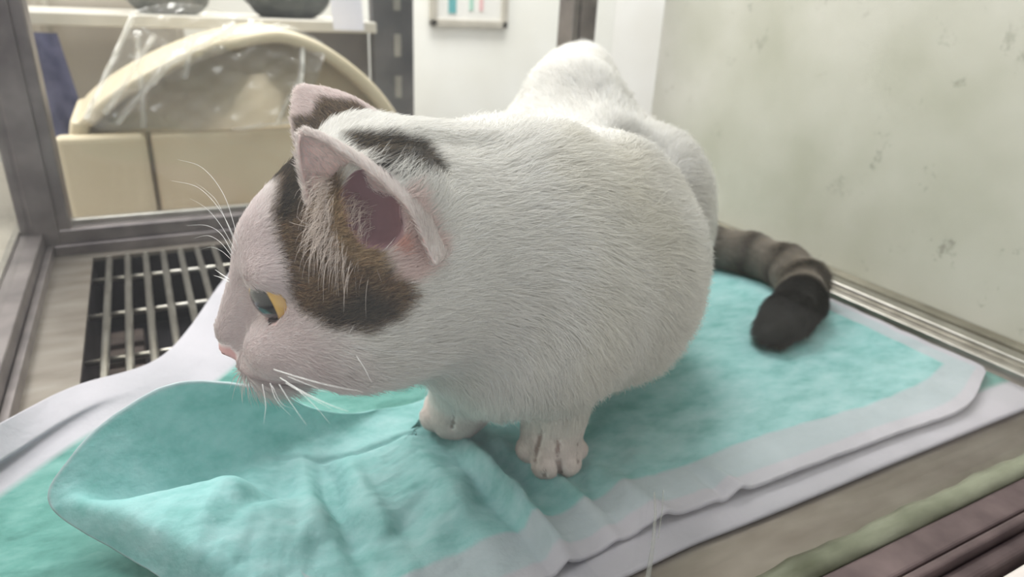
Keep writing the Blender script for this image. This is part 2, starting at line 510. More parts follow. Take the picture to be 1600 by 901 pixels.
for k in range(9):
    kv = rg_.normal(size=2) * rg_.uniform(0.5, 2.2); hgt += 0.10 * np.sin(XZ @ kv + rg_.uniform(0, 6))
fx[..., 1] = 82.0 - hgt.reshape(nz + 1, nx + 1) + 3.0 * np.linspace(0, 1, nz + 1)[:, None] ** 3
ii = np.arange((nz + 1) * (nx + 1)).reshape(nz + 1, nx + 1)
fo = mesh_obj('film', fx.reshape(-1, 3), np.stack([ii[:-1, :-1], ii[:-1, 1:], ii[1:, 1:], ii[1:, :-1]], -1).reshape(-1, 4), M['film'], ct)
fo['label'] = 'clear crinkled plastic film'
fat = fo.data.attributes.new('fold_glint', 'FLOAT', 'POINT'); fat.data.foreach_set('value', (0.12 + 1.15 * glint).astype(np.float32))

# low stand that carries what is behind the cage
st = empty('side_table', (0.2, 1.1, -0.86))
tag(st, 'low grey counter behind the cage carrying the cream container', 'table')
MB().box((-30, 78, -12), (60, 150, -9.05), 0.3).build('table_top', M['frame'], st)
for (x, y) in ((-26, 82), (56, 82), (-26, 146), (56, 146)):
    MB().box((x - 2, y - 2, -86), (x + 2, y + 2, -12), 0.3).build('leg', M['rack'], st)

# metal rack
rk = empty('metal_rack', (0.2, 1.2, -0.09))
tag(rk, 'dark grey slotted metal rack with a shelf standing behind the cream container', 'rack')
up = MB()
up.box((33.6, 110, -9), (40.3, 112.2, 46), 0.2)
up.build('upright', M['rack'], rk)
for z in (14.6, 8.2, 21.5, 28.0):
    MB().box((37.0, 109.85, z - 1.7), (38.1, 110.05, z + 1.7), 0.05).build('slot', M['slot'], rk)
MB().box((-26, 110, -9), (-23.5, 112.2, 46), 0.2).build('upright', M['rack'], rk)
MB().box((-23.5, 108.0, 16.4), (33.6, 128, 18.0), 0.2).build('shelf', noise_mat('pale_grey_shelf', lin(182, 178, 168), lin(205, 200, 190), 12, 0.4), rk)
MB().box((18, 112.5, 2), (33.6, 113.5, 16.4), 0.2).build('back_plate', noise_mat('dark_plate', lin(92, 86, 84), lin(116, 110, 106), 12, 0.5), rk)


def blob(name, c, r, mat, label, cat, seed=0, amp=0.14, group=None):
    bm = bmesh.new(); bmesh.ops.create_icosphere(bm, subdivisions=4, radius=1.0)
    rg = np.random.default_rng(seed); k = rg.normal(size=(6, 3)) * 2.2; ph = rg.uniform(0, 6, 6)
    V = []
    for v in bm.verts:
        p = np.array(v.co); s = 1 + amp * sum(math.sin(k[i] @ p + ph[i]) for i in range(6)) / 2.5
        q_ = np.array(c) + p * np.array(r) * s; q_[2] = max(q_[2], c[2] - r[2] * 0.8); V.append(q_)
    F = [[v.index for v in f.verts] for f in bm.faces]; bm.free()
    return tag(mesh_obj(name, V, F, mat), label, cat, group)


blob('bag', (4.5, 115, 20.9), (5.6, 4.5, 3.6), M['darkbag'], 'crumpled grey green bag on the rack shelf, left of the black one', 'bag', 1)
blob('bag', (21.5, 115, 20.9), (6.4, 4.5, 3.6), noise_mat('black_bags', lin(34, 38, 38), lin(80, 84, 80), 45, 0.6, 0, 0.5, bump_dist=0.01), 'black crumpled bag on the rack shelf beside the white papers', 'bag', 2)
# papers hanging over the shelf edge
V = []; F = []
for j in range(13):
    for i in range(9):
        u = i / 8; v = j / 12
        V.append((26.3 + 4.6 * u + 0.6 * (1 - v), 107.6 - 0.25 * math.sin(u * 3) - 0.1 * v, 16.8 + 8.6 * v))
for j in range(12):
    for i in range(8):
        a = j * 9 + i; F.append([a, a + 1, a + 10, a + 9])
n0 = len(V); V += [(x, y + 0.15, z) for (x, y, z) in V]
F += [[a + n0 for a in f][::-1] for f in F]
tag(mesh_obj('paper_sheet', V, F, M['paper']), 'white paper sheets leaning on the rack shelf edge beside the upright', 'paper')
# blue cloth
V = []; F = []
for j in range(31):
    for i in range(13):
        u = i / 12; v = j / 30
        V.append((-13.0 + 5.4 * u + 2.2 * (1 - v), 100 + 0.5 * math.sin(u * 9 + v * 3), -2 + 18 * v))
for j in range(30):
    for i in range(12):
        a = j * 13 + i; F.append([a, a + 1, a + 14, a + 13])
n0 = len(V); V += [(x, y + 0.3, z) for (x, y, z) in V]
F += [[a + n0 for a in f][::-1] for f in F]
bl = tag(mesh_obj('blue_cloth', V, F, M['blue']), 'dark blue cloth hanging behind the left rear cage post', 'cloth')
# beige cabinet
cb = empty('beige_cabinet', (0.0, 1.35, -0.09))
tag(cb, 'beige cabinet seen behind the clear film at the upper left', 'cabinet')
MB().box((-17, 130, -9), (8, 150, 60), 0.6).build('body', M['beige_wall'], cb)
MB().box((-12.2, 129.2, -7), (7, 130.1, 58), 0.3).build('door', M['beige_wall'], cb)
MB().box((-11.0, 128.4, 14), (-10.2, 129.3, 24), 0.2).build('handle', M['frame'], cb)

# framed notice on the white wall
pf = empty('framed_notice', (0.74, 1.6, 0.26))
tag(pf, 'white framed notice with small teal, green and pink marks on the white wall', 'notice')
fx0, fx1, fz0, fz1 = 62.5, 82.6, 15.7, 36
f_ = MB()
for lo, hi in (((fx0, 158.6, fz0), (fx1, 160, fz0 + 1.6)), ((fx0, 158.6, fz1 - 1.6), (fx1, 160, fz1)), ((fx0, 158.6, fz0), (fx0 + 1.6, 160, fz1)), ((fx1 - 1.6, 158.6, fz0), (fx1, 160, fz1))):
    f_.box(lo, hi, 0.2)
f_.build('frame', M['frame'], pf)
MB().box((fx0 + 1.5, 159.3, fz0 + 1.5), (fx1 - 1.5, 160, fz1 - 1.5)).build('panel', noise_mat('notice_board', lin(226, 224, 218), lin(234, 232, 228), 8, 0.4), pf)
MB().box((67.0, 159.1, 18.6), (69.0, 159.35, 23.5), 0.08).build('mark', M['teal_ink'], pf)['label'] = 'teal mark'
MB().box((72.4, 159.1, 19.4), (73.4, 159.35, 23.0), 0.08).build('mark', M['green_ink'], pf)['label'] = 'pale green mark'
MB().box((75.1, 159.1, 19.4), (76.0, 159.35, 23.0), 0.08).build('mark', M['pink_ink'], pf)['label'] = 'pink mark'

# ================================================================== THE PADS
def cr_axis(G, n):
    """catmull-rom along axis 0 of a grid of points"""
    Q = np.concatenate([2 * G[:1] - G[1:2], G, 2 * G[-1:] - G[-2:-1]], 0)
    out = []
    for i in range(len(G) - 1):
        a, b_, c, d = Q[i], Q[i + 1], Q[i + 2], Q[i + 3]
        for s in np.linspace(0, 1, n, endpoint=False):
            out.append(0.5 * ((2 * b_) + (-a + c) * s + (2 * a - 5 * b_ + 4 * c - d) * s * s + (-a + 3 * b_ - 3 * c + d) * s ** 3))
    out.append(G[-1]); return np.array(out)


def patch(G, nu, nv):
    A = cr_axis(np.array(G, float), nu)
    return np.swapaxes(cr_axis(np.swapaxes(A, 0, 1), nv), 0, 1)


def vnoise(P, scale, seed, octv=3):
    rg = np.random.default_rng(seed); out = np.zeros(len(P)); amp = 1.0; tot = 0
    for o in range(octv):
        K = rg.normal(size=(10, P.shape[1])) * scale * 2 ** o; ph = rg.uniform(0, 6.28, 10)
        out += amp * np.sin(P @ K.T + ph).sum(1) / 4.5; tot += amp; amp *= 0.5
    return out / tot


def pad_material(name, stops):
    m, t, b = nt(name)
    at = N(t, 'ShaderNodeAttribute', attribute_name='pad')
    tc = N(t, 'ShaderNodeTexCoord')
    n = N(t, 'ShaderNodeTexNoise', Scale=70.0, Detail=6.0, Roughness=0.65)
    mp = N(t, 'ShaderNodeMapping'); mp.inputs['Rotation'].default_value = (0, 0, 0.9); mp.inputs['Scale'].default_value = (0.6, 1.2, 1)
    t.links.new(tc.outputs['Object'], mp.inputs[0]); t.links.new(mp.outputs[0], n.inputs['Vector'])
    teal = ramp(t, n.outputs['Fac'], stops)
    n2 = N(t, 'ShaderNodeTexNoise', Scale=22.0, Detail=3.0)
    t.links.new(tc.outputs['Object'], n2.inputs['Vector'])
    white = ramp(t, n2.outputs['Fac'], [(0.3, lin(186, 185, 192)), (0.7, lin(204, 201, 209))])
    mix = N(t, 'ShaderNodeMix', data_type='RGBA')
    t.links.new(at.outputs['Fac'], mix.inputs['Factor']); t.links.new(white.outputs[0], mix.inputs['A']); t.links.new(teal.outputs[0], mix.inputs['B'])
    t.links.new(mix.outputs['Result'], b.inputs['Base Color'])
    b.inputs['Roughness'].default_value = 0.75
    n3 = N(t, 'ShaderNodeTexNoise', Scale=240.0, Detail=4.0)
    t.links.new(tc.outputs['Object'], n3.inputs['Vector'])
    bp = N(t, 'ShaderNodeBump', Strength=0.5, Distance=0.0012); t.links.new(n3.outputs['Fac'], bp.inputs['Height']); t.links.new(bp.outputs[0], b.inputs['Normal'])
    tlm = N(t, 'ShaderNodeMix', data_type='RGBA'); t.links.new(at.outputs['Fac'], tlm.inputs['Factor'])
    tlm.inputs['A'].default_value = (0.75, 0.75, 0.8, 1); tlm.inputs['B'].default_value = (0.10, 0.66, 0.54, 1)
    tr_ = N(t, 'ShaderNodeBsdfTranslucent'); t.links.new(tlm.outputs['Result'], tr_.inputs[0])
    ms = N(t, 'ShaderNodeMixShader'); ms.inputs[0].default_value = 0.26
    t.links.new(b.outputs[0], ms.inputs[1]); t.links.new(tr_.outputs[0], ms.inputs[2])
    t.links.new(ms.outputs[0], [q for q in t.nodes if q.type == 'OUTPUT_MATERIAL'][0].inputs[0])
    return m


M['pad'] = pad_material('nonwoven_pad', [(0.28, lin(118, 178, 176)), (0.5, lin(152, 203, 204)), (0.75, lin(182, 220, 223))])
M['pad_dark'] = pad_material('dark_nonwoven_pad', [(0.28, lin(66, 124, 116)), (0.5, lin(98, 158, 150)), (0.75, lin(134, 186, 180))])  # lower pad: same weave with a darker teal ramp


def grid_obj(name, P, attr, mat, thick):
    nu, nv = P.shape[:2]
    V = P.reshape(-1, 3)
    idx = np.arange(nu * nv).reshape(nu, nv)
    F = np.stack([idx[:-1, :-1], idx[1:, :-1], idx[1:, 1:], idx[:-1, 1:]], -1).reshape(-1, 4)
    o = mesh_obj(name, V, F, mat)
    at = o.data.attributes.new('pad', 'FLOAT', 'POINT'); at.data.foreach_set('value', attr.ravel().astype(np.float32))
    md = o.modifiers.new('thickness', 'SOLIDIFY'); md.thickness = thick / 100; md.offset = -1
    return o


A = at_z
W_ = lambda x, y, z=0.82: np.array([x, y, z], float)
ys = [17.6, 20.5, 23.5, 27, 32, 38, 45.5]
cols = [
    [A(330, 950, 1.0), A(190, 866, 1.8), A(78, 790, 3.0), A(108, 715, 4.4), A(190, 640, 5.4), A(290, 598, 5.8), A(430, 612, 4.4)],
    [A(420, 970, 1.2), A(300, 860, 2.8), A(196, 782, 3.5), A(212, 790, 2.2), A(300, 745, 2.0), A(390, 690, 2.4), A(500, 640, 2.6)],
    [A(520, 985, .9), A(440, 890, 2.0), A(340, 758, 3.0), A(380, 775, 1.3), A(440, 735, 1.1), A(510, 690, 1.2), A(590, 640, 1.4)],
    [A(660, 1000, .7), A(610, 900, 1.0), A(560, 810, 1.3), A(570, 765, 1.1), A(600, 725, 1.0), A(650, 670, 1.0), A(700, 590, .9)],
]
for x in (16, 22, 28, 35, 41.5, 47.8):
    cols.append([W_(x, y) for y in ys])
cols[-1][0] = W_(47.2, 19.6)
U = patch(cols, 34, 26)
nu, nv = U.shape[:2]
P = U.reshape(-1, 3).copy()
XY = P[:, :2]
flat = np.clip((XY[:, 0] - 3) / 5, 0, 1)


def crease(pts, amp, wd):
    q = np.array([A(px, py, 0.8)[:2] for px, py in pts]); best = np.full(len(XY), 1e9); tb = np.zeros(len(XY))
    for i in range(len(q) - 1):
        d = q[i + 1] - q[i]; L = d @ d; tt = np.clip(((XY - q[i]) @ d) / L, 0, 1)
        dd = np.linalg.norm(XY - (q[i] + tt[:, None] * d), axis=1)
        m_ = dd < best; best[m_] = dd[m_]; tb[m_] = (i + tt[m_]) / (len(q) - 1)
    fade = np.clip(1.25 - np.abs(tb - 0.42) * 1.9, 0.1, 1)
    P[:, 2] += 1.35 * amp * fade * np.exp(-(best / wd) ** 2)


crease([(722, 690), (790, 770), (860, 850), (900, 900)], 0.75, 0.50)
crease([(702, 692), (770, 775), (835, 850), (880, 905)], -0.5, 0.40)
crease([(772, 690), (830, 730), (900, 775), (960, 810)], 0.45, 0.45)
crease([(750, 690), (810, 745), (890, 810), (950, 860)], -0.35, 0.4)
crease([(640, 690), (690, 760), (760, 860), (800, 901)], 0.35, 0.8)
crease([(930, 735), (1010, 790), (1120, 850)], 0.25, 0.6)
crease([(900, 750), (960, 810), (1040, 870)], -0.25, 0.4)
crease([(505, 730), (525, 800), (570, 900)], -0.55, 0.45)
crease([(470, 725), (490, 810), (530, 900)], 0.35, 0.6)
crease([(545, 730), (580, 800), (640, 890)], 0.35, 0.5)
crease([(410, 745), (380, 800), (350, 840)], 0.4, 0.9)
crease([(440, 790), (400, 830), (380, 860)], -0.3, 0.35)
crease([(640, 800), (620, 840), (600, 870)], -0.2, 0.3)
crease([(1100, 728), (1150, 760), (1190, 775)], 0.25, 0.4)
crease([(1085, 735), (1120, 765), (1150, 790)], -0.15, 0.3)
crease([(668, 680), (630, 688), (560, 713), (470, 728), (410, 735)], -0.16, 0.13)
wr = vnoise(XY, 0.8, 3, 4) * 0.10 + np.clip(1 - np.abs(XY[:, 1] - 22) / 8, 0, 1) * np.clip((26 - XY[:, 0]) / 12, 0, 1) * np.clip((XY[:, 0] + 6) / 6, 0, 1) * vnoise(XY @ np.array([[0.85, 0.5], [-0.5, 0.85]]) * np.array([1.0, 0.45]), 1.35, 9, 4) * 0.5
P[:, 2] += wr * np.clip((XY[:, 0] + 8) / 8, 0.15, 1)
mn = 0.66 + 0.0 * XY[:, 0]
P[:, 2] = np.maximum(P[:, 2], mn)
uu, vv = np.meshgrid(np.arange(nu) / (nu - 1), np.arange(nv) / (nv - 1), indexing='ij')
X2 = P[:, 0].reshape(nu, nv); Y2 = P[:, 1].reshape(nu, nv)
dfront = Y2 - U[:, :1, 1]; dright = 47.8 - X2
wob = (vnoise(XY, 0.5, 5, 3) * 0.35).reshape(nu, nv)
df_ = np.clip((np.where(uu > 0.25, dfront, 9) - 2.5 + wob) / 0.3, 0, 1); dr_ = np.clip((dright - 2.0 + wob) / 0.35, 0, 1)
pa = np.minimum(df_, dr_)
lip = np.clip((np.arange(nu) / 1.5), 0, 1)[:, None] * np.ones((1, nv)); pa = np.minimum(pa, 0.25 + 0.75 * lip)
edge_ = np.minimum(np.clip((np.where(uu > 0.25, dfront, 9) - 0.75) / 0.15, 0, 1), np.clip((dright - 0.6) / 0.15, 0, 1)); pa = np.maximum(pa, 0.30 * edge_)
up_pad = grid_obj('puppy_pad', P.reshape(nu, nv, 3), pa, M['pad'], 0.22)
tag(up_pad, 'teal absorbent pad under the cat, its left end folded up into a pocket', 'pad', 'absorbent pads on the cage floor')

lc = [[A(-260, 800, 3.2), A(-120, 722, 2.8), A(0, 660, 2.4), A(120, 600, 1.4), A(262, 548, 1.0), A(345, 441, 0.6), A(385, 395, 0.5)],
      [A(-240, 870, 2.6), A(-110, 785, 2.2), A(0, 715, 1.5), A(150, 625, 1.1), A(296, 565, 0.8), A(390, 470, 0.5), A(430, 410, 0.45)],
      [A(-220, 960, 1.0), A(-100, 860, 0.9), A(0, 780, 0.7), A(190, 655, 0.55), A(330, 605, 0.45), A(440, 500, 0.4), A(480, 430, 0.4)]]
yl = [16.3, 20, 25, 31, 38, 48, 56]
for x in (10, 20, 34, 48.5):
    lc.append([W_(x, y, 0.32) for y in yl])
lc[3][0] = W_(9, 17.0, .32)
Lp = patch(lc, 16, 16)
nu2, nv2 = Lp.shape[:2]
Q_ = Lp.reshape(-1, 3).copy()
Q_[:, 2] = np.maximum(Q_[:, 2] + vnoise(Q_[:, :2], 0.35, 21, 3) * 0.12 * np.clip((6 - Q_[:, 0]) / 8, 0, 1), 0.27)
Q_[:, 2] = np.where(Q_[:, 0] > 9, 0.30, Q_[:, 2])
ui = np.arange(nu2)[:, None] * np.ones((1, nv2)); 
pl = np.clip((ui - 31 + (vnoise(Q_[:, :2], 0.5, 4, 2) * 0.8).reshape(nu2, nv2)) / 1.0, 0, 1)
pl = np.minimum(pl, np.clip((Q_[:, 1].reshape(nu2, nv2) - Lp[:, :1, 1] - 2.2) / 0.4, 0, 1) + (Q_[:, 0].reshape(nu2, nv2) < 4))
pl = np.clip(pl, 0, 1)
lo_pad = grid_obj('puppy_pad', Q_.reshape(nu2, nv2, 3), pl, M['pad_dark'], 0.2)
tag(lo_pad, 'lower teal pad with a wide white border, lying over the grate beneath the folded pad', 'pad', 'absorbent pads on the cage floor')
#@PADS

# ================================================================== THE CAT
T_BODY = True
HC = np.array([6.6, 23.6, 13.2]); HS = 1.25
HF = np.array([-0.949, 0.112, -0.296]); HL = np.array([-0.104, -0.994, -0.042]); HU = np.array([-0.298, -0.009, 0.954])
def hw(f, s, u):      # head-local cm -> world cm
    return HC + HS * (f * HF + s * HL + u * HU)
HM = np.stack([HF, HL, HU])  # rows


def ell(X, c, r, M3=None):
    p = X - np.asarray(c, np.float32)
    if M3 is not None: p = p @ np.asarray(M3, np.float32).T
    r = np.asarray(r, np.float32)
    k0 = np.linalg.norm(p / r, axis=-1); k1 = np.linalg.norm(p / (r * r), axis=-1) + 1e-9
    return k0 * (k0 - 1) / k1


def cap(X, a, b, ra, rb):
    a = np.asarray(a, np.float32); b = np.asarray(b, np.float32); d = b - a
    h = np.clip(((X - a) @ d) / (d @ d), 0, 1)
    return np.linalg.norm(X - a - h[..., None] * d, axis=-1) - (ra + (rb - ra) * h)


prims = []   # (kind, bounds, fn, k, flow)
def add_cap(a, b, ra, rb, k=1.0, flow=None, sub=False):
    a = np.array(a, float); b = np.array(b, float); m = max(ra, rb) + k + 0.6
    prims.append((np.minimum(a, b) - m, np.maximum(a, b) + m, lambda X: cap(X, a, b, ra, rb), k, np.array(flow if flow is not None else b - a, float), sub))
def add_ell(c, r, M3=None, k=1.0, flow=(0, 0, -1), sub=False):
    c = np.array(c, float); m = max(r) + k + 0.6
    prims.append((c - m, c + m, lambda X: ell(X, c, r, M3), k, np.array(flow, float), sub))
def hell(f, s, u, r, k=0.6, flow=None, sub=False, M3=None):
    fl = -HF if flow is None else flow[0] * HF + flow[1] * HL + flow[2] * HU
    add_ell(hw(f, s, u), [x * HS for x in r], HM if M3 is None else M3 @ HM, k, fl, sub)
def hcap(a, b, ra, rb, k=0.6, flow=None):
    fl = -HF if flow is None else flow[0] * HF + flow[1] * HL + flow[2] * HU
    add_cap(hw(*a), hw(*b), ra * HS, rb * HS, k, fl)

D = at_d
# ---- torso
add_cap(D(610, 385, 27.5), D(800, 400, 31.5), 4.6, 6.0, 2.0, flow=(0.8, 0.5, -0.25))
add_cap(D(800, 410, 31.5), D(905, 420, 35), 6.2, 6.4, 2.0, flow=(0.6, 0.6, -0.5))
add_ell(D(800, 515, 32.0), (3.8, 3.4, 3.0), None, 1.6, flow=(0.4, 0.1, -0.9))
add_ell(D(835, 472, 31.5), (4.5, 4.5, 4.3), None, 2.0, flow=(0.5, 0.2, -0.9))
add_cap(D(900, 390, 36), D(898, 312, 44), 5.8, 6.1, 2.0, flow=(0.3, 0.8, 0.1))
add_cap(D(895, 302, 44), D(890, 250, 51), 6.1, 5.8, 1.5, flow=(0.3, 0.9, 0.0))
add_cap(D(896, 150, 45), D(905, 117, 52), 2.5, 2.3, 3.0, flow=(0.3, 0.9, 0.0))
add_ell(D(945, 335, 34.5), (2.8, 3.2, 3.9), None, 1.2, flow=(0.6, 0.5, -0.6))     # near shoulder blade
add_ell(D(1003, 345, 43.5), (4.2, 4.6, 6.0), None, 1.0, flow=(0.5, 0.5, -0.7))    # near haunch
add_ell(D(968, 420, 40.5), (4.4, 4.8, 4.6), None, 1.8, flow=(0.5, 0.3, -0.8))
add_ell(D(938, 470, 38.5), (4.1, 4.1, 3.9), None, 1.6, flow=(0.5, 0.2, -0.9))
add_cap((24, 38, 5.6), (30, 42, 4.6), 4.2, 3.5, 2.0, flow=(0.4, 0.4, -0.8))
add_ell((27, 46, 6.5), (7.0, 6.0, 6.0), None, 2.0, flow=(0.4, 0.6, -0.6))
add_ell(D(925, 312, 33.6), (2.0, 2.2, 2.4), None, 1.0, flow=(0.6, 0.3, 0.5))
vl_ = D(990, 258, 38.5)
prims.append((vl_ - 4, vl_ + 4, lambda X: ell(X, vl_, (1.1, 1.1, 1.3)), 2.2, None, True))
# hind foot hidden under the belly
add_cap((31, 38, 2.4), (26, 32.5, 2.2), 1.5, 1.3, 1.0, flow=(-0.8, -0.6, 0))
# ---- near foreleg and paw
add_cap(D(893, 520, 34.2), D(867, 640, 33.8), 2.5, 1.55, 0.8, flow=(0, -0.3, -1))
add_cap(D(867, 640, 33.8), D(864, 685, 34.0), 1.5, 1.4, 0.6, flow=(0, -0.4, -1))
# ---- far foreleg
add_cap(D(760, 560, 33.2), D(722, 625, 35.8), 2.6, 1.6, 1.2, flow=(0, -0.3, -1))
add_cap(D(722, 625, 35.8), D(712, 645, 36.3), 1.5, 1.35, 0.8, flow=(0, -0.4, -1))
PAWS = []
def paw(cpx, toes, dist, r0):
    c = D(*cpx, dist)
    add_ell(c + np.array([0.1, 0.5, 0.1]), (1.45 * r0, 1.2 * r0, 1.0 * r0), None, 0.6, flow=(-0.2, -0.9, -0.3))
    for (px, py, z, r) in toes:
        tp = A(px, py, z); kn = c + (tp - c) * 0.30 + np.array([0, 0.3, 0.35])
        prims.append((np.minimum(tp, kn) - 2.5, np.maximum(tp, kn) + 2.5, (lambda X, a=kn, b=tp, r=r: cap(X, a, b, r * 0.9, r)), 0.08, np.array([-0.2, -0.9, -0.3]), False))
paw((864, 684), [(828, 700, 1.75, 0.72), (853, 724, 1.6, 0.76), (886, 720, 1.6, 0.74), (901, 701, 1.75, 0.58)], 34.4, 1.0)
paw((706, 642), [(678, 650, 1.75, 0.76), (698, 662, 1.6, 0.72), (725, 661, 1.6, 0.76), (744, 648, 1.75, 0.66)], 37.0, 1.0)
# ---- tail
TP = [(30, 46.5, 6), (35.5, 47.5, 3.6), (40.0, 46.0, 2.7), (43.2, 42.6, 2.6), (45.4, 39.4, 2.6), (46.0, 36.0, 2.55), (44.8, 33.0, 2.5), (41.6, 30.4, 2.4), (38.6, 29.0, 2.3), (36.4, 28.2, 2.1)]
TR = [2.4, 2.0, 1.8, 1.75, 1.75, 1.75, 1.75, 1.75, 1.65, 1.35]
for i in range(len(TP) - 1):
    add_cap(TP[i], TP[i + 1], TR[i], TR[i + 1], 0.7)
# ---- head
hell(-0.4, 0, 0.2, (3.15, 3.0, 2.8), 1.0)
hell(1.3, 0, 0.8, (2.1, 2.2, 1.8), 0.8)
for s in (-1, 1):
    hell(0.5, 1.75 * s, -1.3, (2.7, 1.9, 2.1), 0.9)
    hell(2.45, 1.2 * s, 0.95, (0.85, 0.95, 0.55), 0.6)               # brow
    hell(2.7, 1.35 * s, -1.3, (1.5, 1.2, 1.0), 0.7)               # cheek under the eye
    hell(3.7, 0.66 * s, -2.0, (0.98, 0.80, 0.74), 0.5, flow=(-0.6, s * 0.8, -0.2))
hcap((2.3, 0, 0.9), (4.3, 0, -1.0), 1.05, 0.58, 0.5, flow=(-0.8, 0, 0.6))
hell(4.62, 0, -1.45, (0.42, 0.50, 0.38), 0.2)
hell(3.35, 0, -2.62, (0.95, 0.85, 0.6), 0.5)
hcap((3.2, 0, -2.3), (0.6, 0, -2.6), 1.1, 1.9, 0.8)
add_cap(hw(-1.5, 0, -0.8), D(640, 385, 27), 3.9, 4.6, 1.6, flow=(0.9, 0.2, -0.1))
for s in (-1, 1):   # ear bases
    hell(-0.9, 2.0 * s, 1.9, (1.5, 1.3, 1.4), 0.8, flow=(-0.5, 0, 0.8))

H_ = 0.17
lo_ = np.array([-2.0, 15.5, 0.3]); hi_ = np.array([50.5, 56.0, 26.0])
dims = np.ceil((hi_ - lo_) / H_).astype(int) + 1
field = np.full(dims, 4.0, np.float32)
ax = [lo_[i] + H_ * np.arange(dims[i]) for i in range(3)]
def eval_prims(plist):
    for (bl_, bh, fn, k, fl, sub) in plist:
        i0 = np.clip(np.floor((bl_ - lo_) / H_).astype(int), 0, dims - 1); i1 = np.clip(np.ceil((bh - lo_) / H_).astype(int) + 1, 1, dims)
        gx, gy, gz = np.meshgrid(ax[0][i0[0]:i1[0]], ax[1][i0[1]:i1[1]], ax[2][i0[2]:i1[2]], indexing='ij')
        X = np.stack([gx, gy, gz], -1).astype(np.float32)
        d = fn(X).astype(np.float32)
        sl_ = (slice(i0[0], i1[0]), slice(i0[1], i1[1]), slice(i0[2], i1[2]))
        f = field[sl_]
        if sub:
            h = np.clip(0.5 - 0.5 * (f + d) / k, 0, 1); field[sl_] = f * (1 - h) - d * h + k * h * (1 - h)
        else:
            h = np.clip(0.5 + 0.5 * (f - d) / k, 0, 1); field[sl_] = f * (1 - h) + d * h - k * h * (1 - h)
eval_prims(prims)
def march(px, py):
    d = ray(px, py)
    for tt in np.arange(18, 75, 0.08):
        p = CAM * 100 + d * tt; i = np.round((p - lo_) / H_).astype(int)
        if (i >= 0).all() and (i < dims).all() and field[tuple(i)] < 0: return p
    return CAM * 100 + d * 34
CLEFTS = []
for ln in ([(846, 672), (838, 698), (834, 718)], [(871, 690), (873, 715), (875, 740)], [(849, 738), (850, 746)], [(906, 692), (905, 722)],
           [(708, 646), (705, 668)]):
    q_ = [march(*p) for p in ln]
    for a, b_ in zip(q_[:-1], q_[1:]):
        CLEFTS.append((a, b_)); eval_prims([(np.minimum(a, b_) - .8, np.maximum(a, b_) + .8, (lambda X, a=a, b=b_: cap(X, a, b, 0.11, 0.11)), 0.16, None, True)])
# hollow of the near ear
EC = [D(578, 312, 21.9), D(588, 345, 22.0)]
eval_prims([(np.minimum(*EC) - 2.4, np.maximum(*EC) + 2.4, lambda X: cap(X, EC[0], EC[1], 0.85, 0.7), 0.35, None, True)])
# eye openings
EYE_R = 1.20
EYES = []
for s in (-1, 1):
    c = hw(2.42, 1.15 * s, 0.22)
    dr_e = 0.80 * HF + 0.60 * s * HL + 0.02 * HU; dr_e /= np.linalg.norm(dr_e)
    side = np.cross(HU, dr_e) ; side /= np.linalg.norm(side); up_e = np.cross(dr_e, side)
    # tilt the opening: outer corner higher
    tl = 0.30 * s
    side2 = math.cos(tl) * side + math.sin(tl) * up_e; up2 = np.cross(dr_e, side2)
    EYES.append((c, dr_e, side2, up2, s))
    ctr = c + dr_e * 1.18
    M3 = np.stack([dr_e, side2, up2])
    eval_prims([(ctr - 2.2, ctr + 2.2, (lambda X, ctr=ctr, M3=M3: ell(X, ctr, (1.0, 0.66, 0.62), M3)), 0.10, None, True)])
# nostrils, mouth line, inner grooves
for s in (-1, 1):
    c = hw(4.90, 0.30 * s, -1.62); eval_prims([(c - .8, c + .8, (lambda X, c=c: ell(X, c, (0.22, 0.12, 0.12), HM)), 0.06, None, True)])
mo = [hw(4.70, 0, -1.75), hw(4.5, 0, -2.35)]
eval_prims([(np.minimum(*mo) - .8, np.maximum(*mo) + .8, lambda X: cap(X, mo[0], mo[1], 0.07, 0.09), 0.12, None, True)])
for s in (-1, 1):
    mp_ = [hw(4.5, 0, -2.35), hw(3.9, 0.95 * s, -2.55), hw(3.0, 1.5 * s, -2.5)]
    for i in range(2):
        eval_prims([(np.minimum(mp_[i], mp_[i + 1]) - .8, np.maximum(mp_[i], mp_[i + 1]) + .8, (lambda X, a=mp_[i], b=mp_[i + 1]: cap(X, a, b, 0.08, 0.06)), 0.12, None, True)])


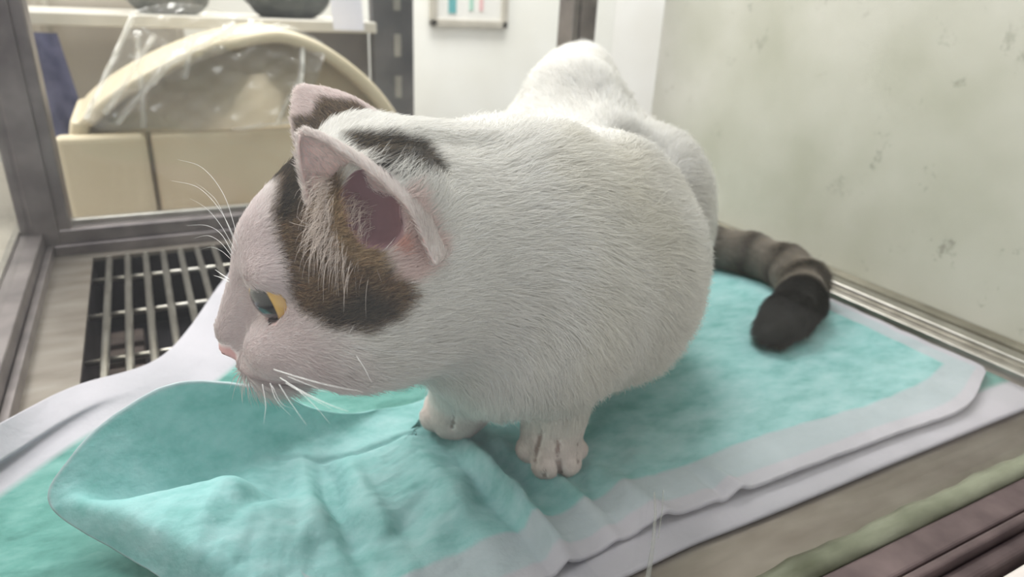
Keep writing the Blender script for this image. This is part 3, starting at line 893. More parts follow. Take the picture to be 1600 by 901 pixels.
def surface_nets(Fd, lo, h):
    s = Fd < 0
    c = s[:-1, :-1, :-1].astype(np.int8)
    cnt = np.zeros(c.shape, np.int8)
    for dx in (0, 1):
        for dy in (0, 1):
            for dz in (0, 1):
                cnt += s[dx:s.shape[0] - 1 + dx, dy:s.shape[1] - 1 + dy, dz:s.shape[2] - 1 + dz]
    act = (cnt > 0) & (cnt < 8)
    ids = np.full(c.shape, -1, np.int32); I = np.argwhere(act); ids[act] = np.arange(len(I))
    acc = np.zeros((len(I), 3)); n = np.zeros(len(I))
    cor = [(a, b_, c_) for a in (0, 1) for b_ in (0, 1) for c_ in (0, 1)]
    vals = {q: Fd[I[:, 0] + q[0], I[:, 1] + q[1], I[:, 2] + q[2]] for q in cor}
    for q in cor:
        for axi in range(3):
            if q[axi] == 0:
                q2 = list(q); q2[axi] = 1; q2 = tuple(q2)
                a, b_ = vals[q], vals[q2]; m_ = (a < 0) != (b_ < 0)
                tt = np.where(m_, a / np.where(m_, a - b_, 1), 0)
                p = np.array(q, float)[None] * np.ones((len(I), 1)); p[:, axi] = tt
                acc[m_] += p[m_]; n[m_] += 1
    V = lo + (I + acc / n[:, None]) * h
    F = []
    for axi in range(3):
        sl0 = [slice(None)] * 3; sl1 = [slice(None)] * 3
        sl0[axi] = slice(0, -1); sl1[axi] = slice(1, None)
        e = s[tuple(sl0)] != s[tuple(sl1)]
        E_ = np.argwhere(e); o1, o2 = (axi + 1) % 3, (axi + 2) % 3
        ok = (E_[:, o1] > 0) & (E_[:, o2] > 0) & (E_[:, o1] < s.shape[o1] - 1) & (E_[:, o2] < s.shape[o2] - 1); E_ = E_[ok]
        def gid(d1, d2):
            J = E_.copy(); J[:, o1] -= d1; J[:, o2] -= d2; return ids[J[:, 0], J[:, 1], J[:, 2]]
        quad = np.stack([gid(1, 1), gid(0, 1), gid(0, 0), gid(1, 0)], 1)
        inside = s[E_[:, 0], E_[:, 1], E_[:, 2]]
        quad[~inside] = quad[~inside][:, ::-1]
        F.append(quad)
    return V, np.concatenate(F)


CV, CF = surface_nets(field, lo_, H_)
for it in range(2):
    acc = np.zeros_like(CV); n = np.zeros(len(CV))
    for k in range(4):
        a, b_ = CF[:, k], CF[:, (k + 1) % 4]
        np.add.at(acc, a, CV[b_]); np.add.at(n, a, 1); np.add.at(acc, b_, CV[a]); np.add.at(n, b_, 1)
    CV = CV * 0.6 + 0.4 * acc / np.maximum(n, 1)[:, None]


# ---- ears: cupped shells with thickness
def ear(base, tip, nrm, width, depth, bend=0.0, nt_=56, ns=49, base_w=1.0):
    base = np.array(base, float); tip = np.array(tip, float); a = tip - base; L = np.linalg.norm(a); a /= L
    nrm = np.array(nrm, float); nrm -= nrm @ a * a; nrm /= np.linalg.norm(nrm); w = np.cross(a, nrm)
    front = []; back = []
    for i in range(nt_ + 1):
        tt = i / nt_
        sm = min(tt / 0.4, 1.0); sm = sm * sm * (3 - 2 * sm); Wd = width * ((1 - tt ** 1.8) ** 0.8) * (base_w + (1 - base_w) * sm) + 0.10
        Dp = depth * (1 - tt) ** 0.9 + 0.15
        for j in range(ns):
            s = -1 + 2 * j / (ns - 1); ph = s * 1.75
            p = base + a * (L * tt - 0.3 * (1 - tt) * (1 - abs(s))) + w * (Wd * math.sin(ph) / math.sin(1.5708) * (1 if abs(ph) < 1.57 else 1)) - nrm * (Dp * math.cos(ph)) + nrm * bend * tt * tt
            front.append(p)
    G = np.array(front).reshape(nt_ + 1, ns, 3)
    du = np.gradient(G, axis=0); dv = np.gradient(G, axis=1); nn = np.cross(du, dv); nn /= np.linalg.norm(nn, axis=-1, keepdims=True) + 1e-9
    th = 0.10
    Bk = G - nn * th if (nn[nt_ // 3, ns // 2] @ nrm) > 0 else G + nn * th
    return G, Bk


def shell_faces(G, Bk):
    nu, nv = G.shape[:2]; V = np.concatenate([G.reshape(-1, 3), Bk.reshape(-1, 3)]); n = nu * nv; F = []
    idx = np.arange(n).reshape(nu, nv)
    for i in range(nu - 1):
        for j in range(nv - 1):
            F.append([idx[i, j], idx[i + 1, j], idx[i + 1, j + 1], idx[i, j + 1]])
            F.append([n + idx[i, j], n + idx[i, j + 1], n + idx[i + 1, j + 1], n + idx[i + 1, j]])
    loop = [idx[i, 0] for i in range(nu)] + [idx[nu - 1, j] for j in range(1, nv)] + [idx[i, nv - 1] for i in range(nu - 2, -1, -1)] + [idx[0, j] for j in range(nv - 2, 0, -1)]
    for a, b_ in zip(loop, loop[1:] + loop[:1]):
        F.append([a, n + a, n + b_, b_])
    i, j = nu // 3, nv // 2
    fn = np.cross(G[i + 1, j + 1] - G[i, j], G[i, j + 1] - G[i + 1, j])
    if fn @ (G[i, j] - Bk[i, j]) < 0: F = [q_[::-1] for q_ in F]
    return V, F


camx = R[:, 0]; camy = R[:, 1]; camz = R[:, 2]
EB1, ET1 = D(630, 434, 22.8), D(476, 211, 22.4)
E1 = ear(EB1, ET1, -0.50 * camx - 0.10 * camy + 0.86 * camz, 2.05, 1.5, 0.1, base_w=0.72)
E2 = ear(D(545, 232, 28.6), D(477, 139, 28.6), -0.55 * camx - 0.30 * camy - 0.75 * camz, 1.9, 1.3, 0.3)
EV = []; EF = []; base_n = len(CV); 
for (G, Bk) in (E1, E2):
    v, f = shell_faces(G, Bk); f = [[i + base_n for i in q_] for q_ in f]; EV.append(v); EF += f; base_n += len(v)
AV = np.concatenate([CV] + EV)
n_body = len(CV)

# ---------------- normals, flow, regions
def vert_normals(V, quads):
    n = np.zeros_like(V)
    fn = np.cross(V[quads[:, 2]] - V[quads[:, 0]], V[quads[:, 3]] - V[quads[:, 1]])
    for k in range(4): np.add.at(n, quads[:, k], fn)
    return n / (np.linalg.norm(n, axis=1, keepdims=True) + 1e-12)


EFa = np.array(EF)
AF = np.concatenate([CF, EFa])
NRM = vert_normals(AV, AF)
nE1 = E1[0].shape[0] * E1[0].shape[1]; nE2 = E2[0].shape[0] * E2[0].shape[1]
kind = np.zeros(len(AV), int)      # 0 body, 1 near ear inner, 2 near ear outer, 3 far ear inner, 4 far ear outer
kind[n_body:n_body + nE1] = 1; kind[n_body + nE1:n_body + 2 * nE1] = 2
kind[n_body + 2 * nE1:n_body + 2 * nE1 + nE2] = 3; kind[n_body + 2 * nE1 + nE2:] = 4
# flow
flow = np.zeros_like(AV); wsum = np.zeros(len(AV))
for (bl_, bh, fn, k, fl, sub) in prims:
    if sub: continue
    m_ = np.all((AV > bl_) & (AV < bh), axis=1)
    if not m_.any(): continue
    d = np.abs(fn(AV[m_].astype(np.float32))); w_ = np.exp(-d / 0.5)
    flow[m_] += w_[:, None] * fl / np.linalg.norm(fl); wsum[m_] += w_
for kd, E_, tip_, base_ in ((1, E1, ET1, EB1), (2, E1, ET1, EB1), (3, E2, D(477, 139, 28.6), D(545, 232, 28.6)), (4, E2, D(477, 139, 28.6), D(545, 232, 28.6))):
    a_ = tip_ - base_; flow[kind == kd] = a_ / np.linalg.norm(a_)
HLc = (AV - HC) @ HM.T / HS        # head-local coordinates


def hl_of(X): return (X - HC) @ HM.T / HS


def project(X):
    v = (X - CAM * 100) @ R
    return np.stack([800 + FPX * v[:, 0] / -v[:, 2], 450.5 - FPX * v[:, 1] / -v[:, 2]], 1)


def poly_sd(Q, poly):
    """signed distance to a polygon, negative inside"""
    P_ = np.array(poly, float); n = len(P_); best = np.full(len(Q), 1e9); ins = np.zeros(len(Q), bool)
    for i in range(n):
        a, b_ = P_[i], P_[(i + 1) % n]; d = b_ - a
        tt = np.clip(((Q - a) @ d) / (d @ d), 0, 1)
        best = np.minimum(best, np.linalg.norm(Q - a - tt[:, None] * d, axis=1))
        c = ((a[1] > Q[:, 1]) != (b_[1] > Q[:, 1])); xx = a[0] + (Q[:, 1] - a[1]) * (b_[0] - a[0]) / (b_[1] - a[1] + 1e-9)
        ins ^= c & (Q[:, 0] < xx)
    return np.where(ins, -best, best)


L_ = lambda *c: np.array(lin(*c))
TAILP = np.array(TP); TAILR = np.array(TR)
tl_len = np.concatenate([[0], np.cumsum(np.linalg.norm(np.diff(TAILP, axis=0), axis=1))])
def tail_param(X):
    best = np.full(len(X), 1e9); par = np.zeros(len(X))
    for i in range(len(TAILP) - 1):
        d = TAILP[i + 1] - TAILP[i]; tt = np.clip(((X - TAILP[i]) @ d) / (d @ d), 0, 1)
        dd = np.linalg.norm(X - TAILP[i] - tt[:, None] * d, axis=1); m_ = dd < best
        best[m_] = dd[m_]; par[m_] = tl_len[i] + tt[m_] * np.linalg.norm(d)
    return best, par


def mixc(c, col, w): return c * (1 - w[:, None]) + col * w[:, None]


PATCH = [(474, 236), (440, 262), (424, 292), (416, 335), (424, 380), (438, 420), (444, 455), (462, 488), (500, 512), (560, 524), (612, 508), (640, 468), (634, 446), (606, 436), (592, 420), (580, 380), (560, 330), (520, 280)]
DARK1 = [(474, 240), (436, 268), (418, 310), (418, 345), (440, 350), (462, 320), (482, 280)]
DARK2 = [(478, 490), (500, 512), (560, 522), (606, 505), (610, 480), (560, 452), (520, 470)]
TAN = [(470, 320), (500, 300), (560, 340), (590, 400), (590, 428), (530, 415), (500, 380)]
NAPE = [(520, 214), (600, 208), (655, 224), (686, 256), (692, 292), (655, 282), (610, 262), (560, 250)]
EARP = [(596, 290), (640, 300), (692, 388), (672, 425), (640, 446), (612, 440), (598, 408), (612, 350)]
EARO = [(613, 358), (630, 362), (636, 392), (622, 408), (611, 392)]
EARB = [(462, 188), (492, 186), (505, 152), (560, 165), (605, 197), (560, 220), (470, 226)]
def coat(X, Nn, kd):
    """coat colour (linear) and how much the hair is agouti"""
    c = np.tile(L_(240, 238, 233), (len(X), 1)); ag = np.zeros(len(X))
    h = hl_of(X); head = np.linalg.norm(h / np.array([6.0, 4.6, 4.6]), axis=1) < 1.0
    Xm = X.copy(); far = head & (h[:, 1] < 0)
    hm = h.copy(); hm[far, 1] *= -1
    Xm[far] = HC + HS * (hm[far] @ HM)
    Q = project(Xm); jit = vnoise(X, 1.6, 31, 3) * 5
    hd = head & (kd == 0) & (h[:, 0] > -3.4)
    def m_of(poly, f=6): return np.clip(0.5 - (poly_sd(Q, poly) + jit) / (2 * f), 0, 1)
    # bare pinkish skin of brow and muzzle through thin fur
    fv_ = np.clip(vnoise(X * np.array([1, 1, 0.35]), 0.45, 71, 3) * 1.2, 0, 1) * (~head); c = mixc(c, L_(214, 208, 186), fv_ * 0.32)
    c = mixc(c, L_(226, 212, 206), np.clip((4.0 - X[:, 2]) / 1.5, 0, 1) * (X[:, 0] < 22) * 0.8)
    pk = np.where(hd & (h[:, 0] > 1.0), 1.0, 0) * np.clip((h[:, 0] - 1.0) / 1.5, 0, 1)
    c = mixc(c, L_(238, 216, 220), pk * 0.55)
    m = m_of(PATCH, 7) * hd
    c = mixc(c, L_(92, 64, 42), m); ag = np.maximum(ag, m)
    c = mixc(c, L_(178, 152, 122), m_of(TAN, 10) * hd * 0.85 * m)
    c = mixc(c, L_(28, 24, 24), m_of(DARK1, 9) * hd * 0.95 * m)
    c = mixc(c, L_(26, 18, 14), m_of(DARK2, 14) * hd * 0.95 * m)
    ag = ag * (1 - 0.75 * np.maximum(m_of(DARK1, 9), m_of(DARK2, 14)) * hd)
    Qd = project(X)
    nm = np.clip(0.5 - (poly_sd(Qd, NAPE) + jit) / 10, 0, 1) * (kd == 0) * (Nn @ camz > -0.4) * (X[:, 2] > 12) * (np.linalg.norm(X - HC, axis=1) < 11)
    c = mixc(c, L_(34, 31, 30), nm); ag = np.maximum(ag, nm * 0.45)
    # pink inner skin of the near ear running down to its pocket
    ep = np.clip(0.5 - (poly_sd(Qd, EARP) + 0.4 * jit) / 10, 0, 1) * (kd == 0) * (Nn @ camz > 0) * (X[:, 2] > 10)
    c = mixc(c, L_(238, 216, 211), ep * 0.9); ag = ag * (1 - ep)
    eo = np.clip(0.5 - (poly_sd(Qd, EARO)) / 6, 0, 1) * (kd == 0) * (Nn @ camz > 0)
    c = mixc(c, L_(232, 178, 164), eo * 0.8)
    # ears
    inn = (kd == 1) | (kd == 3)
    c[inn] = L_(240, 226, 223)
    c[kd == 2] = L_(240, 230, 226)
    c[kd == 4] = L_(240, 224, 221)
    e4 = np.clip(0.5 - (poly_sd(Qd, EARB) + jit) / 8, 0, 1) * ((kd == 4) | (kd == 3))
    c = mixc(c, L_(84, 68, 58), e4); ag = np.maximum(ag, e4 * 0.9)
    # tail rings
    bd, par = tail_param(X)
    tm = (bd < 3.4) & (par > 5.5) & (X[:, 0] > 33) & (kd == 0) & ((bd < 2.6) | (X[:, 0] > 38))
    ring = 0.5 + 0.5 * np.sin(par * 1.75 + 0.9 * vnoise(X, 0.9, 8, 2))
    tc_ = L_(138, 132, 124)[None] * (1 - ring[:, None] ** 1.3) + L_(40, 38, 38)[None] * ring[:, None] ** 1.3
    tipw = np.clip((par - (tl_len[-1] - 8.0)) / 2.0, 0, 1); tc_ = tc_ * (1 - tipw[:, None]) + L_(30, 28, 30) * tipw[:, None]
    c[tm] = tc_[tm]; ag[tm] = 0.5 * (1 - tipw[tm])
    return c, ag


def region(X, kd):
    """hair length, lift in radians, density weight"""
    h = hl_of(X); n = len(X)
    Lh = np.full(n, 1.25); lift = np.full(n, 0.42); dens = np.full(n, 1.0)
    hd = np.clip(1.6 - np.linalg.norm(h / np.array([4.6, 3.8, 3.6]), axis=1) * 1.25, 0, 1) ; hd = np.clip(hd * 2.0, 0, 1)
    Lh = Lh * (1 - hd) + 0.62 * hd; lift = lift * (1 - hd) + 0.34 * hd; dens = dens * (1 - hd) + 2.3 * hd
    fr_ = np.clip((h[:, 0] - 1.2) / 2.4, 0, 1) * (hd > 0.3)
    Lh = Lh * (1 - fr_) + 0.26 * fr_; dens *= 1 + 1.3 * fr_; lift = lift * (1 - fr_) + 0.28 * fr_
    paww = np.clip((4.6 - X[:, 2]) / 1.2, 0, 1) * (X[:, 0] < 21) * (X[:, 1] < 33)
    Lh = Lh * (1 - paww) + 0.22 * paww; dens *= 1 + 1.8 * paww; lift = lift * (1 - paww) + 0.25 * paww
    bd, par = tail_param(X); tm = (bd < 3.0) & (X[:, 0] > 35)
    Lh[tm] = 0.95; lift[tm] = 0.55; dens[tm] = 1.0
    Lh[kd > 0] = 0.34; dens[kd > 0] = 3.2; lift[kd > 0] = 0.42
    inn = (kd == 1) | (kd == 3); dens[inn] = 1.1; Lh[inn] = 0.30
    # bare: nose leather, eye openings, nostril
    no = np.linalg.norm((h - np.array([4.74, 0, -1.55])) / np.array([0.42, 0.62, 0.42]), axis=1) < 1.0
    dens[no & (kd == 0)] = 0.0
    for (c_, d_, s2, u2, s) in EYES:
        q_ = X - (c_ + d_ * 1.18)
        e = np.sqrt((q_ @ s2 / 0.70) ** 2 + (q_ @ u2 / 0.70) ** 2 + (q_ @ d_ / 1.15) ** 2)
        dens[e < 1.03] = 0.0
    return Lh, lift, dens


VC, VA = coat(AV, NRM, kind)
Lh_v, lift_v, dens_v = region(AV, kind)
# skin colours under and between the fur
SK = VC.copy()
h = HLc
no = np.linalg.norm((h - np.array([4.74, 0, -1.55])) / np.array([0.46, 0.66, 0.46]), axis=1) < 1.0
SK[no & (kind == 0)] = L_(226, 178, 178)
no2 = np.minimum(np.linalg.norm(h - np.array([4.90, 0.30, -1.62]), axis=1), np.linalg.norm(h - np.array([4.90, -0.30, -1.62]), axis=1)) < 0.17
SK[no2] = L_(150, 96, 98)
for (c_, d_, s2, u2, s) in EYES:
    q_ = AV - (c_ + d_ * 1.18)
    e = np.sqrt((q_ @ s2 / 0.70) ** 2 + (q_ @ u2 / 0.70) ** 2 + (q_ @ d_ / 1.15) ** 2)
    SK[(e < 1.02) & (kind == 0)] = L_(70, 52, 54)
    m_ = (e >= 1.02) & (e < 1.5) & (kind == 0); SK[m_] = SK[m_] * 0.4 + L_(226, 178, 178) * 0.6
for (a, b_) in CLEFTS:
    cl_ = cap(AV, a, b_, 0.0, 0.0); SK[cl_ < 0.15] = L_(150, 132, 126); dens_v[cl_ < 0.10] = 0.0  # shade between the toes put into the skin colour
cd = cap(AV, EC[0], EC[1], 0.0, 0.0); wc_ = np.clip((1.25 - cd) / 0.4, 0, 1) * (kind == 0); SK = SK * (1 - wc_[:, None]) + L_(140, 108, 114) * wc_[:, None]
dens_v[(cd < 0.98) & (kind == 0)] = 0.0
inn1 = (kind == 1) | (kind == 3)
# depth inside the ear: pinker towards the base
for kd, b0, t0 in ((1, EB1, ET1), (3, D(545, 232, 28.6), D(477, 139, 28.6))):
    a_ = t0 - b0; q_ = (AV - b0) @ a_ / (a_ @ a_); m_ = kind == kd
    w_ = np.clip(1 - q_ * 1.5, 0, 1)[m_][:, None]
    SK[m_] = L_(242, 216, 212) * (1 - w_) + L_(204, 146, 150) * w_

cxx = AV @ camx; fold_w = np.clip((np.linalg.norm(AV - HC, axis=1) - 6.0) / 3.0, 0, 1) * (AV[:, 2] > 4.5) * (kind == 0) * np.clip((46 - AV[:, 1]) / 6, 0, 1)
fold_s = np.sin(cxx * 1.55 + 0.5 * vnoise(AV, 0.25, 61, 2) * 3 + 0.08 * (AV @ camy)) * (0.6 + 0.4 * vnoise(AV, 0.3, 62, 2))
AV = AV + NRM * (0.16 * fold_s * fold_w)[:, None]
# sink the skin by part of the fur's depth so the coat ends where the cat ends
sink = np.clip(Lh_v * np.sin(lift_v) * 0.55, 0, 0.35); sink[kind > 0] = 0
BV = AV - NRM * sink[:, None]
skin, t, b = nt('cat_skin_and_underfur')
at = N(t, 'ShaderNodeAttribute', attribute_name='coat'); t.links.new(at.outputs['Color'], b.inputs['Base Color'])
b.inputs['Roughness'].default_value = 0.7; b.inputs['Subsurface Weight'].default_value = 0.04; b.inputs['Subsurface Radius'].default_value = (0.004, 0.0015, 0.001)
b.inputs['Subsurface Scale'].default_value = 1.0

cat_o = empty('cat', (0.27, 0.38, 0.0))
tag(cat_o, 'white cat with brown tabby head patches and dark striped tail, crouching on the teal pads', 'cat')
body = mesh_obj('body', BV, AF, skin, cat_o)
ca = body.data.color_attributes.new('coat', 'FLOAT_COLOR', 'POINT')
ca.data.foreach_set('color', np.concatenate([SK, np.ones((len(SK), 1))], 1).astype(np.float32).ravel())

# ---------------- the fur
hairm = bpy.data.materials.new('cat_fur'); hairm.use_nodes = True
t = hairm.node_tree; t.nodes.clear(); out = N(t, 'ShaderNodeOutputMaterial')
ac = N(t, 'ShaderNodeAttribute', attribute_name='haircol'); an = N(t, 'ShaderNodeAttribute', attribute_name='surfn')
ge = N(t, 'ShaderNodeNewGeometry')
sc1 = N(t, 'ShaderNodeVectorMath', operation='SCALE'); sc1.inputs['Scale'].default_value = 0.45; t.links.new(ge.outputs['Normal'], sc1.inputs[0])
ad1 = N(t, 'ShaderNodeVectorMath', operation='ADD'); t.links.new(an.outputs['Vector'], ad1.inputs[0]); t.links.new(sc1.outputs[0], ad1.inputs[1])
nn1 = N(t, 'ShaderNodeVectorMath', operation='NORMALIZE'); t.links.new(ad1.outputs[0], nn1.inputs[0])
df = N(t, 'ShaderNodeBsdfDiffuse'); t.links.new(ac.outputs['Color'], df.inputs[0]); t.links.new(nn1.outputs[0], df.inputs['Normal'])
tlb = N(t, 'ShaderNodeBsdfTranslucent'); t.links.new(ac.outputs['Color'], tlb.inputs[0])
hb = N(t, 'ShaderNodeBsdfHair'); hb.inputs['Color'].default_value = (0.9, 0.9, 0.9, 1); hb.inputs['RoughnessU'].default_value = 0.35; hb.inputs['RoughnessV'].default_value = 0.6
x1 = N(t, 'ShaderNodeMixShader'); x1.inputs[0].default_value = 0.22; t.links.new(df.outputs[0], x1.inputs[1]); t.links.new(tlb.outputs[0], x1.inputs[2])
x2 = N(t, 'ShaderNodeMixShader'); x2.inputs[0].default_value = 0.07; t.links.new(x1.outputs[0], x2.inputs[1]); t.links.new(hb.outputs[0], x2.inputs[2])
t.links.new(x2.outputs[0], out.inputs[0])

tri = np.concatenate([AF[:, [0, 1, 2]], AF[:, [0, 2, 3]]])
a_, b_, c_ = BV[tri[:, 0]], BV[tri[:, 1]], BV[tri[:, 2]]
ar = 0.5 * np.linalg.norm(np.cross(b_ - a_, c_ - a_), axis=1)
fc = (a_ + b_ + c_) / 3; fnm = NRM[tri].mean(1)
vw = CAM * 100 - fc; vw /= np.linalg.norm(vw, axis=1, keepdims=True)
facing = (fnm * vw).sum(1)
wgt = ar * dens_v[tri].mean(1) * np.where(facing > -0.35, 1.0, 0.22)
wgt[(dens_v[tri] == 0).any(1)] = 0
wgt[fc[:, 2] < 0.7] = 0
NH = int(HAIRS)
pick = rng.choice(len(tri), NH, p=wgt / wgt.sum())
u = rng.random(NH); v = rng.random(NH); fl_ = u + v > 1; u[fl_] = 1 - u[fl_]; v[fl_] = 1 - v[fl_]
T3 = tri[pick]; w3 = np.stack([1 - u - v, u, v], 1)
root = (BV[T3] * w3[..., None]).sum(1); Nr = (NRM[T3] * w3[..., None]).sum(1); Nr /= np.linalg.norm(Nr, axis=1, keepdims=True)
Fl = (flow[T3] * w3[..., None]).sum(1); kd = kind[T3[:, 0]]
Tn = Fl - (Fl * Nr).sum(1)[:, None] * Nr; ln = np.linalg.norm(Tn, axis=1, keepdims=True); Tn /= ln + 1e-6
Lh, lift, dn = region((AV[T3] * w3[..., None]).sum(1), kd)
surf_pt = (AV[T3] * w3[..., None]).sum(1)
hc, hag = coat(surf_pt, Nr, kd)
Bn = np.cross(Nr, Tn)
# clumps and stray directions
ang = vnoise(root, 0.55, 41, 3) * 0.45 + vnoise(root, 3.0, 42, 2) * 0.35 + rng.normal(0, 0.22, NH)
Tn = Tn * np.cos(ang)[:, None] + Bn * np.sin(ang)[:, None]
lift = lift * (1 + 0.45 * vnoise(root, 1.3, 43, 2)) + rng.normal(0, 0.10, NH); lift = np.clip(lift, 0.06, 1.2)
Lh = Lh * rng.uniform(0.6, 1.15, NH) * (1 + 0.15 * vnoise(root, 0.7, 44, 2))
NP = 5
pts = np.zeros((NH, NP, 3), np.float32); pts[:, 0] = root; cur = root.copy()
for k in range(1, NP):
    al = lift * (1 - 0.55 * (k - 1) / (NP - 2))
    dvec = Tn * np.cos(al)[:, None] + Nr * np.sin(al)[:, None]
    dvec[:, 2] -= 0.05 * k * np.clip(Lh, 0, 1)
    cur = cur + dvec * (Lh / (NP - 1))[:, None]; pts[:, k] = cur
pts[..., 2] = np.maximum(pts[..., 2], 0.95)
tone = ((1 + rng.normal(0, 0.08, NH) + 0.03 * vnoise(root, 2.0, 45, 2)) * (1 + (np.exp(rng.normal(-0.16, 0.5, NH)) - 1) * hag))[:, None]
colp = np.zeros((NH, NP, 4), np.float32); colp[..., 3] = 1
lightb = L_(206, 178, 136); tipr = rng.random(NH) < 0.5
for k in range(NP):
    ck = hc * tone
    band = hag * (0.75 if k in (2, 3) else 0.12) * rng.uniform(0.0, 0.8, NH) * (rng.random(NH) < 0.7)
    ck = ck * (1 - band[:, None]) + lightb * band[:, None]
    colp[:, k, :3] = np.clip(ck, 0, 0.93)
rad = np.zeros((NH, NP), np.float32)
r0 = np.where(Lh > 0.8, 0.0085, 0.0075)
for k, f_k in enumerate((1.0, 1.0, 0.85, 0.6, 0.15)): rad[:, k] = r0 * f_k


def hair_obj(name, pts, rad, colp, nr, parent, mat):
    n, k = pts.shape[:2]
    hcv = bpy.data.hair_curves.new(name)
    hcv.add_curves([k] * n)
    off = np.array(parent.location)
    hcv.position_data.foreach_set('vector', (pts.reshape(-1, 3) / 100.0 - off).astype(np.float32).ravel())
    ra = hcv.attributes.get('radius') or hcv.attributes.new('radius', 'FLOAT', 'POINT')
    ra.data.foreach_set('value', (rad / 100.0).astype(np.float32).ravel())
    c1 = hcv.attributes.new('haircol', 'FLOAT_COLOR', 'POINT'); c1.data.foreach_set('color', colp.astype(np.float32).ravel())
    c2 = hcv.attributes.new('surfn', 'FLOAT_VECTOR', 'CURVE'); c2.data.foreach_set('vector', nr.astype(np.float32).ravel())
    hcv.materials.append(mat)
    o = bpy.data.objects.new(name, hcv); COL.objects.link(o); o.parent = parent
    return o


fur = hair_obj('fur', pts, rad, colp, Nr, cat_o, hairm)

# ear tufts: long pale hairs fanning out of the near ear's front edge
G1 = E1[0]; tn = []; 
nt_n = 900
for i in range(nt_n):
    px = 496 + 80 * rng.beta(1.1, 1.5); py = 258 + (px - 496) * 0.62 + rng.uniform(0, 105)
    d0 = 21.9 + rng.uniform(0, 0.5)
    p0_ = D(px + 18, py + 10, d0 + 0.9)
    an_ = rng.normal(2.35, 0.42); L0 = rng.uniform(0.5, 1.7)
    dx, dy = math.cos(an_), math.sin(an_)
    pl_ = []
    for k in range(NP):
        f = k / (NP - 1)
        q_ = p0_ + L0 * f * (camx * (dx * (1 - 0.3 * f)) + camy * (-dy * (0.6 + 0.6 * f)) ) + camz * (0.75 * math.sin(f * 2.4))
        pl_.append(q_)
    tn.append(pl_)
tn = np.array(tn, np.float32)
tcol = np.ones((nt_n, NP, 4), np.float32); tcol[..., :3] = np.array(lin(238, 224, 214))
trad = np.tile(np.array([0.006, 0.006, 0.005, 0.004, 0.002], np.float32), (nt_n, 1))
tn_n = np.tile((camz * 0.8 + camy * 0.6), (nt_n, 1))
tuft = hair_obj('ear_tuft', tn, trad, tcol, tn_n, cat_o, hairm)

# ---------------- eyes
def eye_material(c, d_, s2, u2, s):
    m, t, b = nt('cat_eye')
    tc = N(t, 'ShaderNodeTexCoord')
    def dot(vec):
        n = N(t, 'ShaderNodeVectorMath', operation='DOT_PRODUCT'); t.links.new(tc.outputs['Object'], n.inputs[0]); n.inputs[1].default_value = tuple(vec); return n.outputs['Value']
    def mth(op, a, b_=None):
        n = N(t, 'ShaderNodeMath', operation=op)
        for i, q in enumerate((a, b_)):
            if q is None: continue
            if isinstance(q, (int, float)): n.inputs[i].default_value = q
            else: t.links.new(q, n.inputs[i])
        return n.outputs[0]
    k = 100.0 / EYE_R
    x = mth('MULTIPLY', dot(s2), k); y = mth('MULTIPLY', dot(u2), k)
    rr = mth('SQRT', mth('ADD', mth('MULTIPLY', x, x), mth('MULTIPLY', y, y)))
    xs = mth('DIVIDE', x, 0.50); ys_ = mth('DIVIDE', y, 0.66)
    pr = mth('SQRT', mth('ADD', mth('MULTIPLY', xs, xs), mth('MULTIPLY', ys_, ys_)))
    iris = ramp(t, rr, [(0.0, lin(196, 150, 60)), (0.55, lin(222, 182, 106)), (0.74, lin(200, 160, 92)), (0.80, lin(30, 24, 22)), (0.9, lin(24, 18, 18))])
    pm = ramp(t, pr, [(0.93, (1, 1, 1)), (1.0, (0, 0, 0))])
    mx = N(t, 'ShaderNodeMix', data_type='RGBA'); t.links.new(pm.outputs[0], mx.inputs['Factor']); t.links.new(iris.outputs[0], mx.inputs['A']); mx.inputs['B'].default_value = (0.01, 0.012, 0.016, 1)
    t.links.new(mx.outputs['Result'], b.inputs['Base Color'])
    b.inputs['Roughness'].default_value = 0.25; b.inputs['Coat Weight'].default_value = 1.0; b.inputs['Coat Roughness'].default_value = 0.02
    return m


for (c, d_, s2, u2, s) in EYES:
    gz = 0.80 * HF + 0.60 * s * HL; gz /= np.linalg.norm(gz); s2 = np.cross(HU, gz); s2 /= np.linalg.norm(s2); u2 = np.cross(gz, s2)
    bm = bmesh.new(); bmesh.ops.create_uvsphere(bm, u_segments=64, v_segments=48, radius=EYE_R / 100)
    me = bpy.data.meshes.new('eye'); bm.to_mesh(me); bm.free()
    me.polygons.foreach_set('use_smooth', [True] * len(me.polygons)); me.materials.append(eye_material(c, d_, s2, u2, s))
    o = bpy.data.objects.new('eye', me); COL.objects.link(o); o.parent = cat_o; o.location = Vector(c / 100) - cat_o.location
    o['label'] = 'amber eye with a dark pupil'

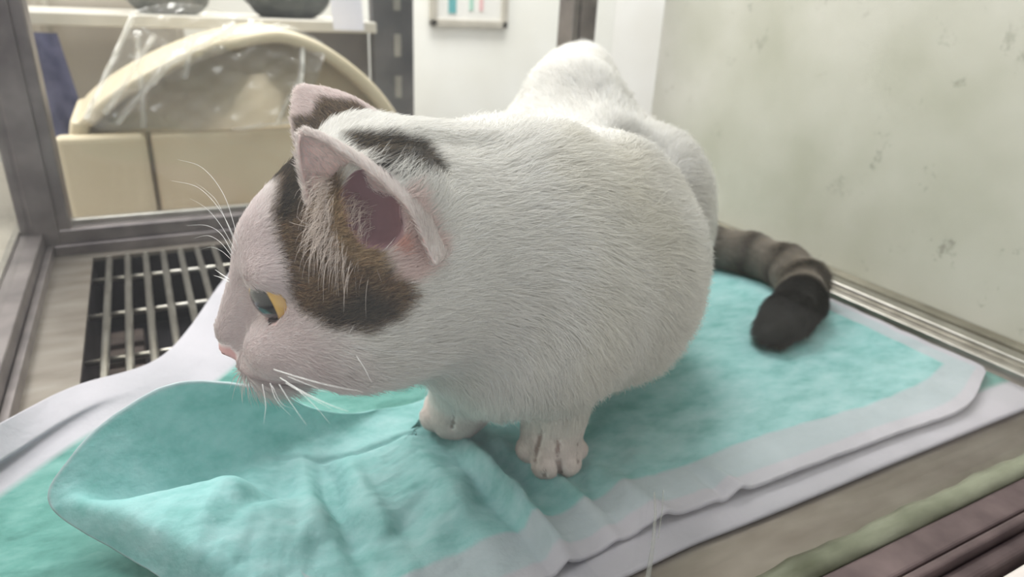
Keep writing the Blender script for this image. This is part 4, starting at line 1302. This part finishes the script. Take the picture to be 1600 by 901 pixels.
# ---------------- whiskers
wm, t, b = nt('whisker'); b.inputs['Base Color'].default_value = (0.92, 0.92, 0.92, 1); b.inputs['Roughness'].default_value = 0.3
WH = [
 ([(428, 577), (470, 590), (515, 602), (568, 612)], (20.6, 19.5, 18.8, 18.4), 1.2),
 ([(450, 588), (480, 600), (512, 613)], (20.6, 19.8, 19.2), 0.7),
 ([(438, 590), (470, 610), (510, 630), (545, 643)], (20.6, 19.7, 19.0, 18.6), 1.2),
 ([(446, 598), (480, 618), (520, 640)], (20.7, 19.9, 19.2), 0.8),
 ([(436, 600), (455, 630), (480, 665)], (20.9, 20.4, 20.0), 0.8),
 ([(462, 606), (490, 632), (516, 662)], (20.9, 20.4, 20.0), 0.7),
 ([(422, 598), (432, 625), (455, 650)], (21.2, 20.9, 20.6), 0.7),
 ([(410, 600), (415, 632), (412, 662)], (21.6, 21.4, 21.2), 0.8),
 ([(425, 602), (440, 630), (462, 640)], (21.3, 21.1, 21.0), 0.6),
 ([(557, 556), (570, 576), (582, 600)], (21.2, 20.9, 20.7), 0.7),
 ([(372, 372), (350, 305), (316, 262), (278, 249)], (24.8, 25.2, 26.0, 27.0), 0.8),
 ([(372, 384), (345, 330), (310, 293), (268, 282)], (24.8, 25.2, 26.0, 27.0), 0.8),
 ([(366, 376), (342, 320), (325, 300), (305, 285)], (24.8, 25.2, 25.6, 26.0), 0.6),
 ([(368, 392), (345, 352), (322, 325), (297, 310)], (24.8, 25.2, 25.7, 26.4), 0.7),
 ([(364, 396), (345, 365), (322, 352), (292, 352)], (24.9, 25.3, 25.8, 26.5), 0.8),
 ([(362, 400), (344, 378), (325, 368), (303, 372)], (24.9, 25.3, 25.8, 26.2), 0.7),
 ([(360, 404), (346, 392), (330, 386), (312, 390)], (25.0, 25.3, 25.7, 26.0), 0.6),
 ([(358, 436), (346, 428), (336, 421)], (24.6, 25.2, 25.5), 1.6),
 ([(358, 440), (346, 434), (334, 430)], (24.6, 25.2, 25.5), 1.6),
]
for (pp, dd, th) in WH:
    ctrl = np.array([D(p[0], p[1], d) for p, d in zip(pp, dd)])
    P3 = catmull3 = cr_axis(ctrl, 6)
    rr_ = [0.011 * th * (1 - 0.82 * (i / (len(P3) - 1)) ** 1.5) for i in range(len(P3))]
    MB().tube(P3, rr_, 8).build('whisker', wm, cat_o, True)
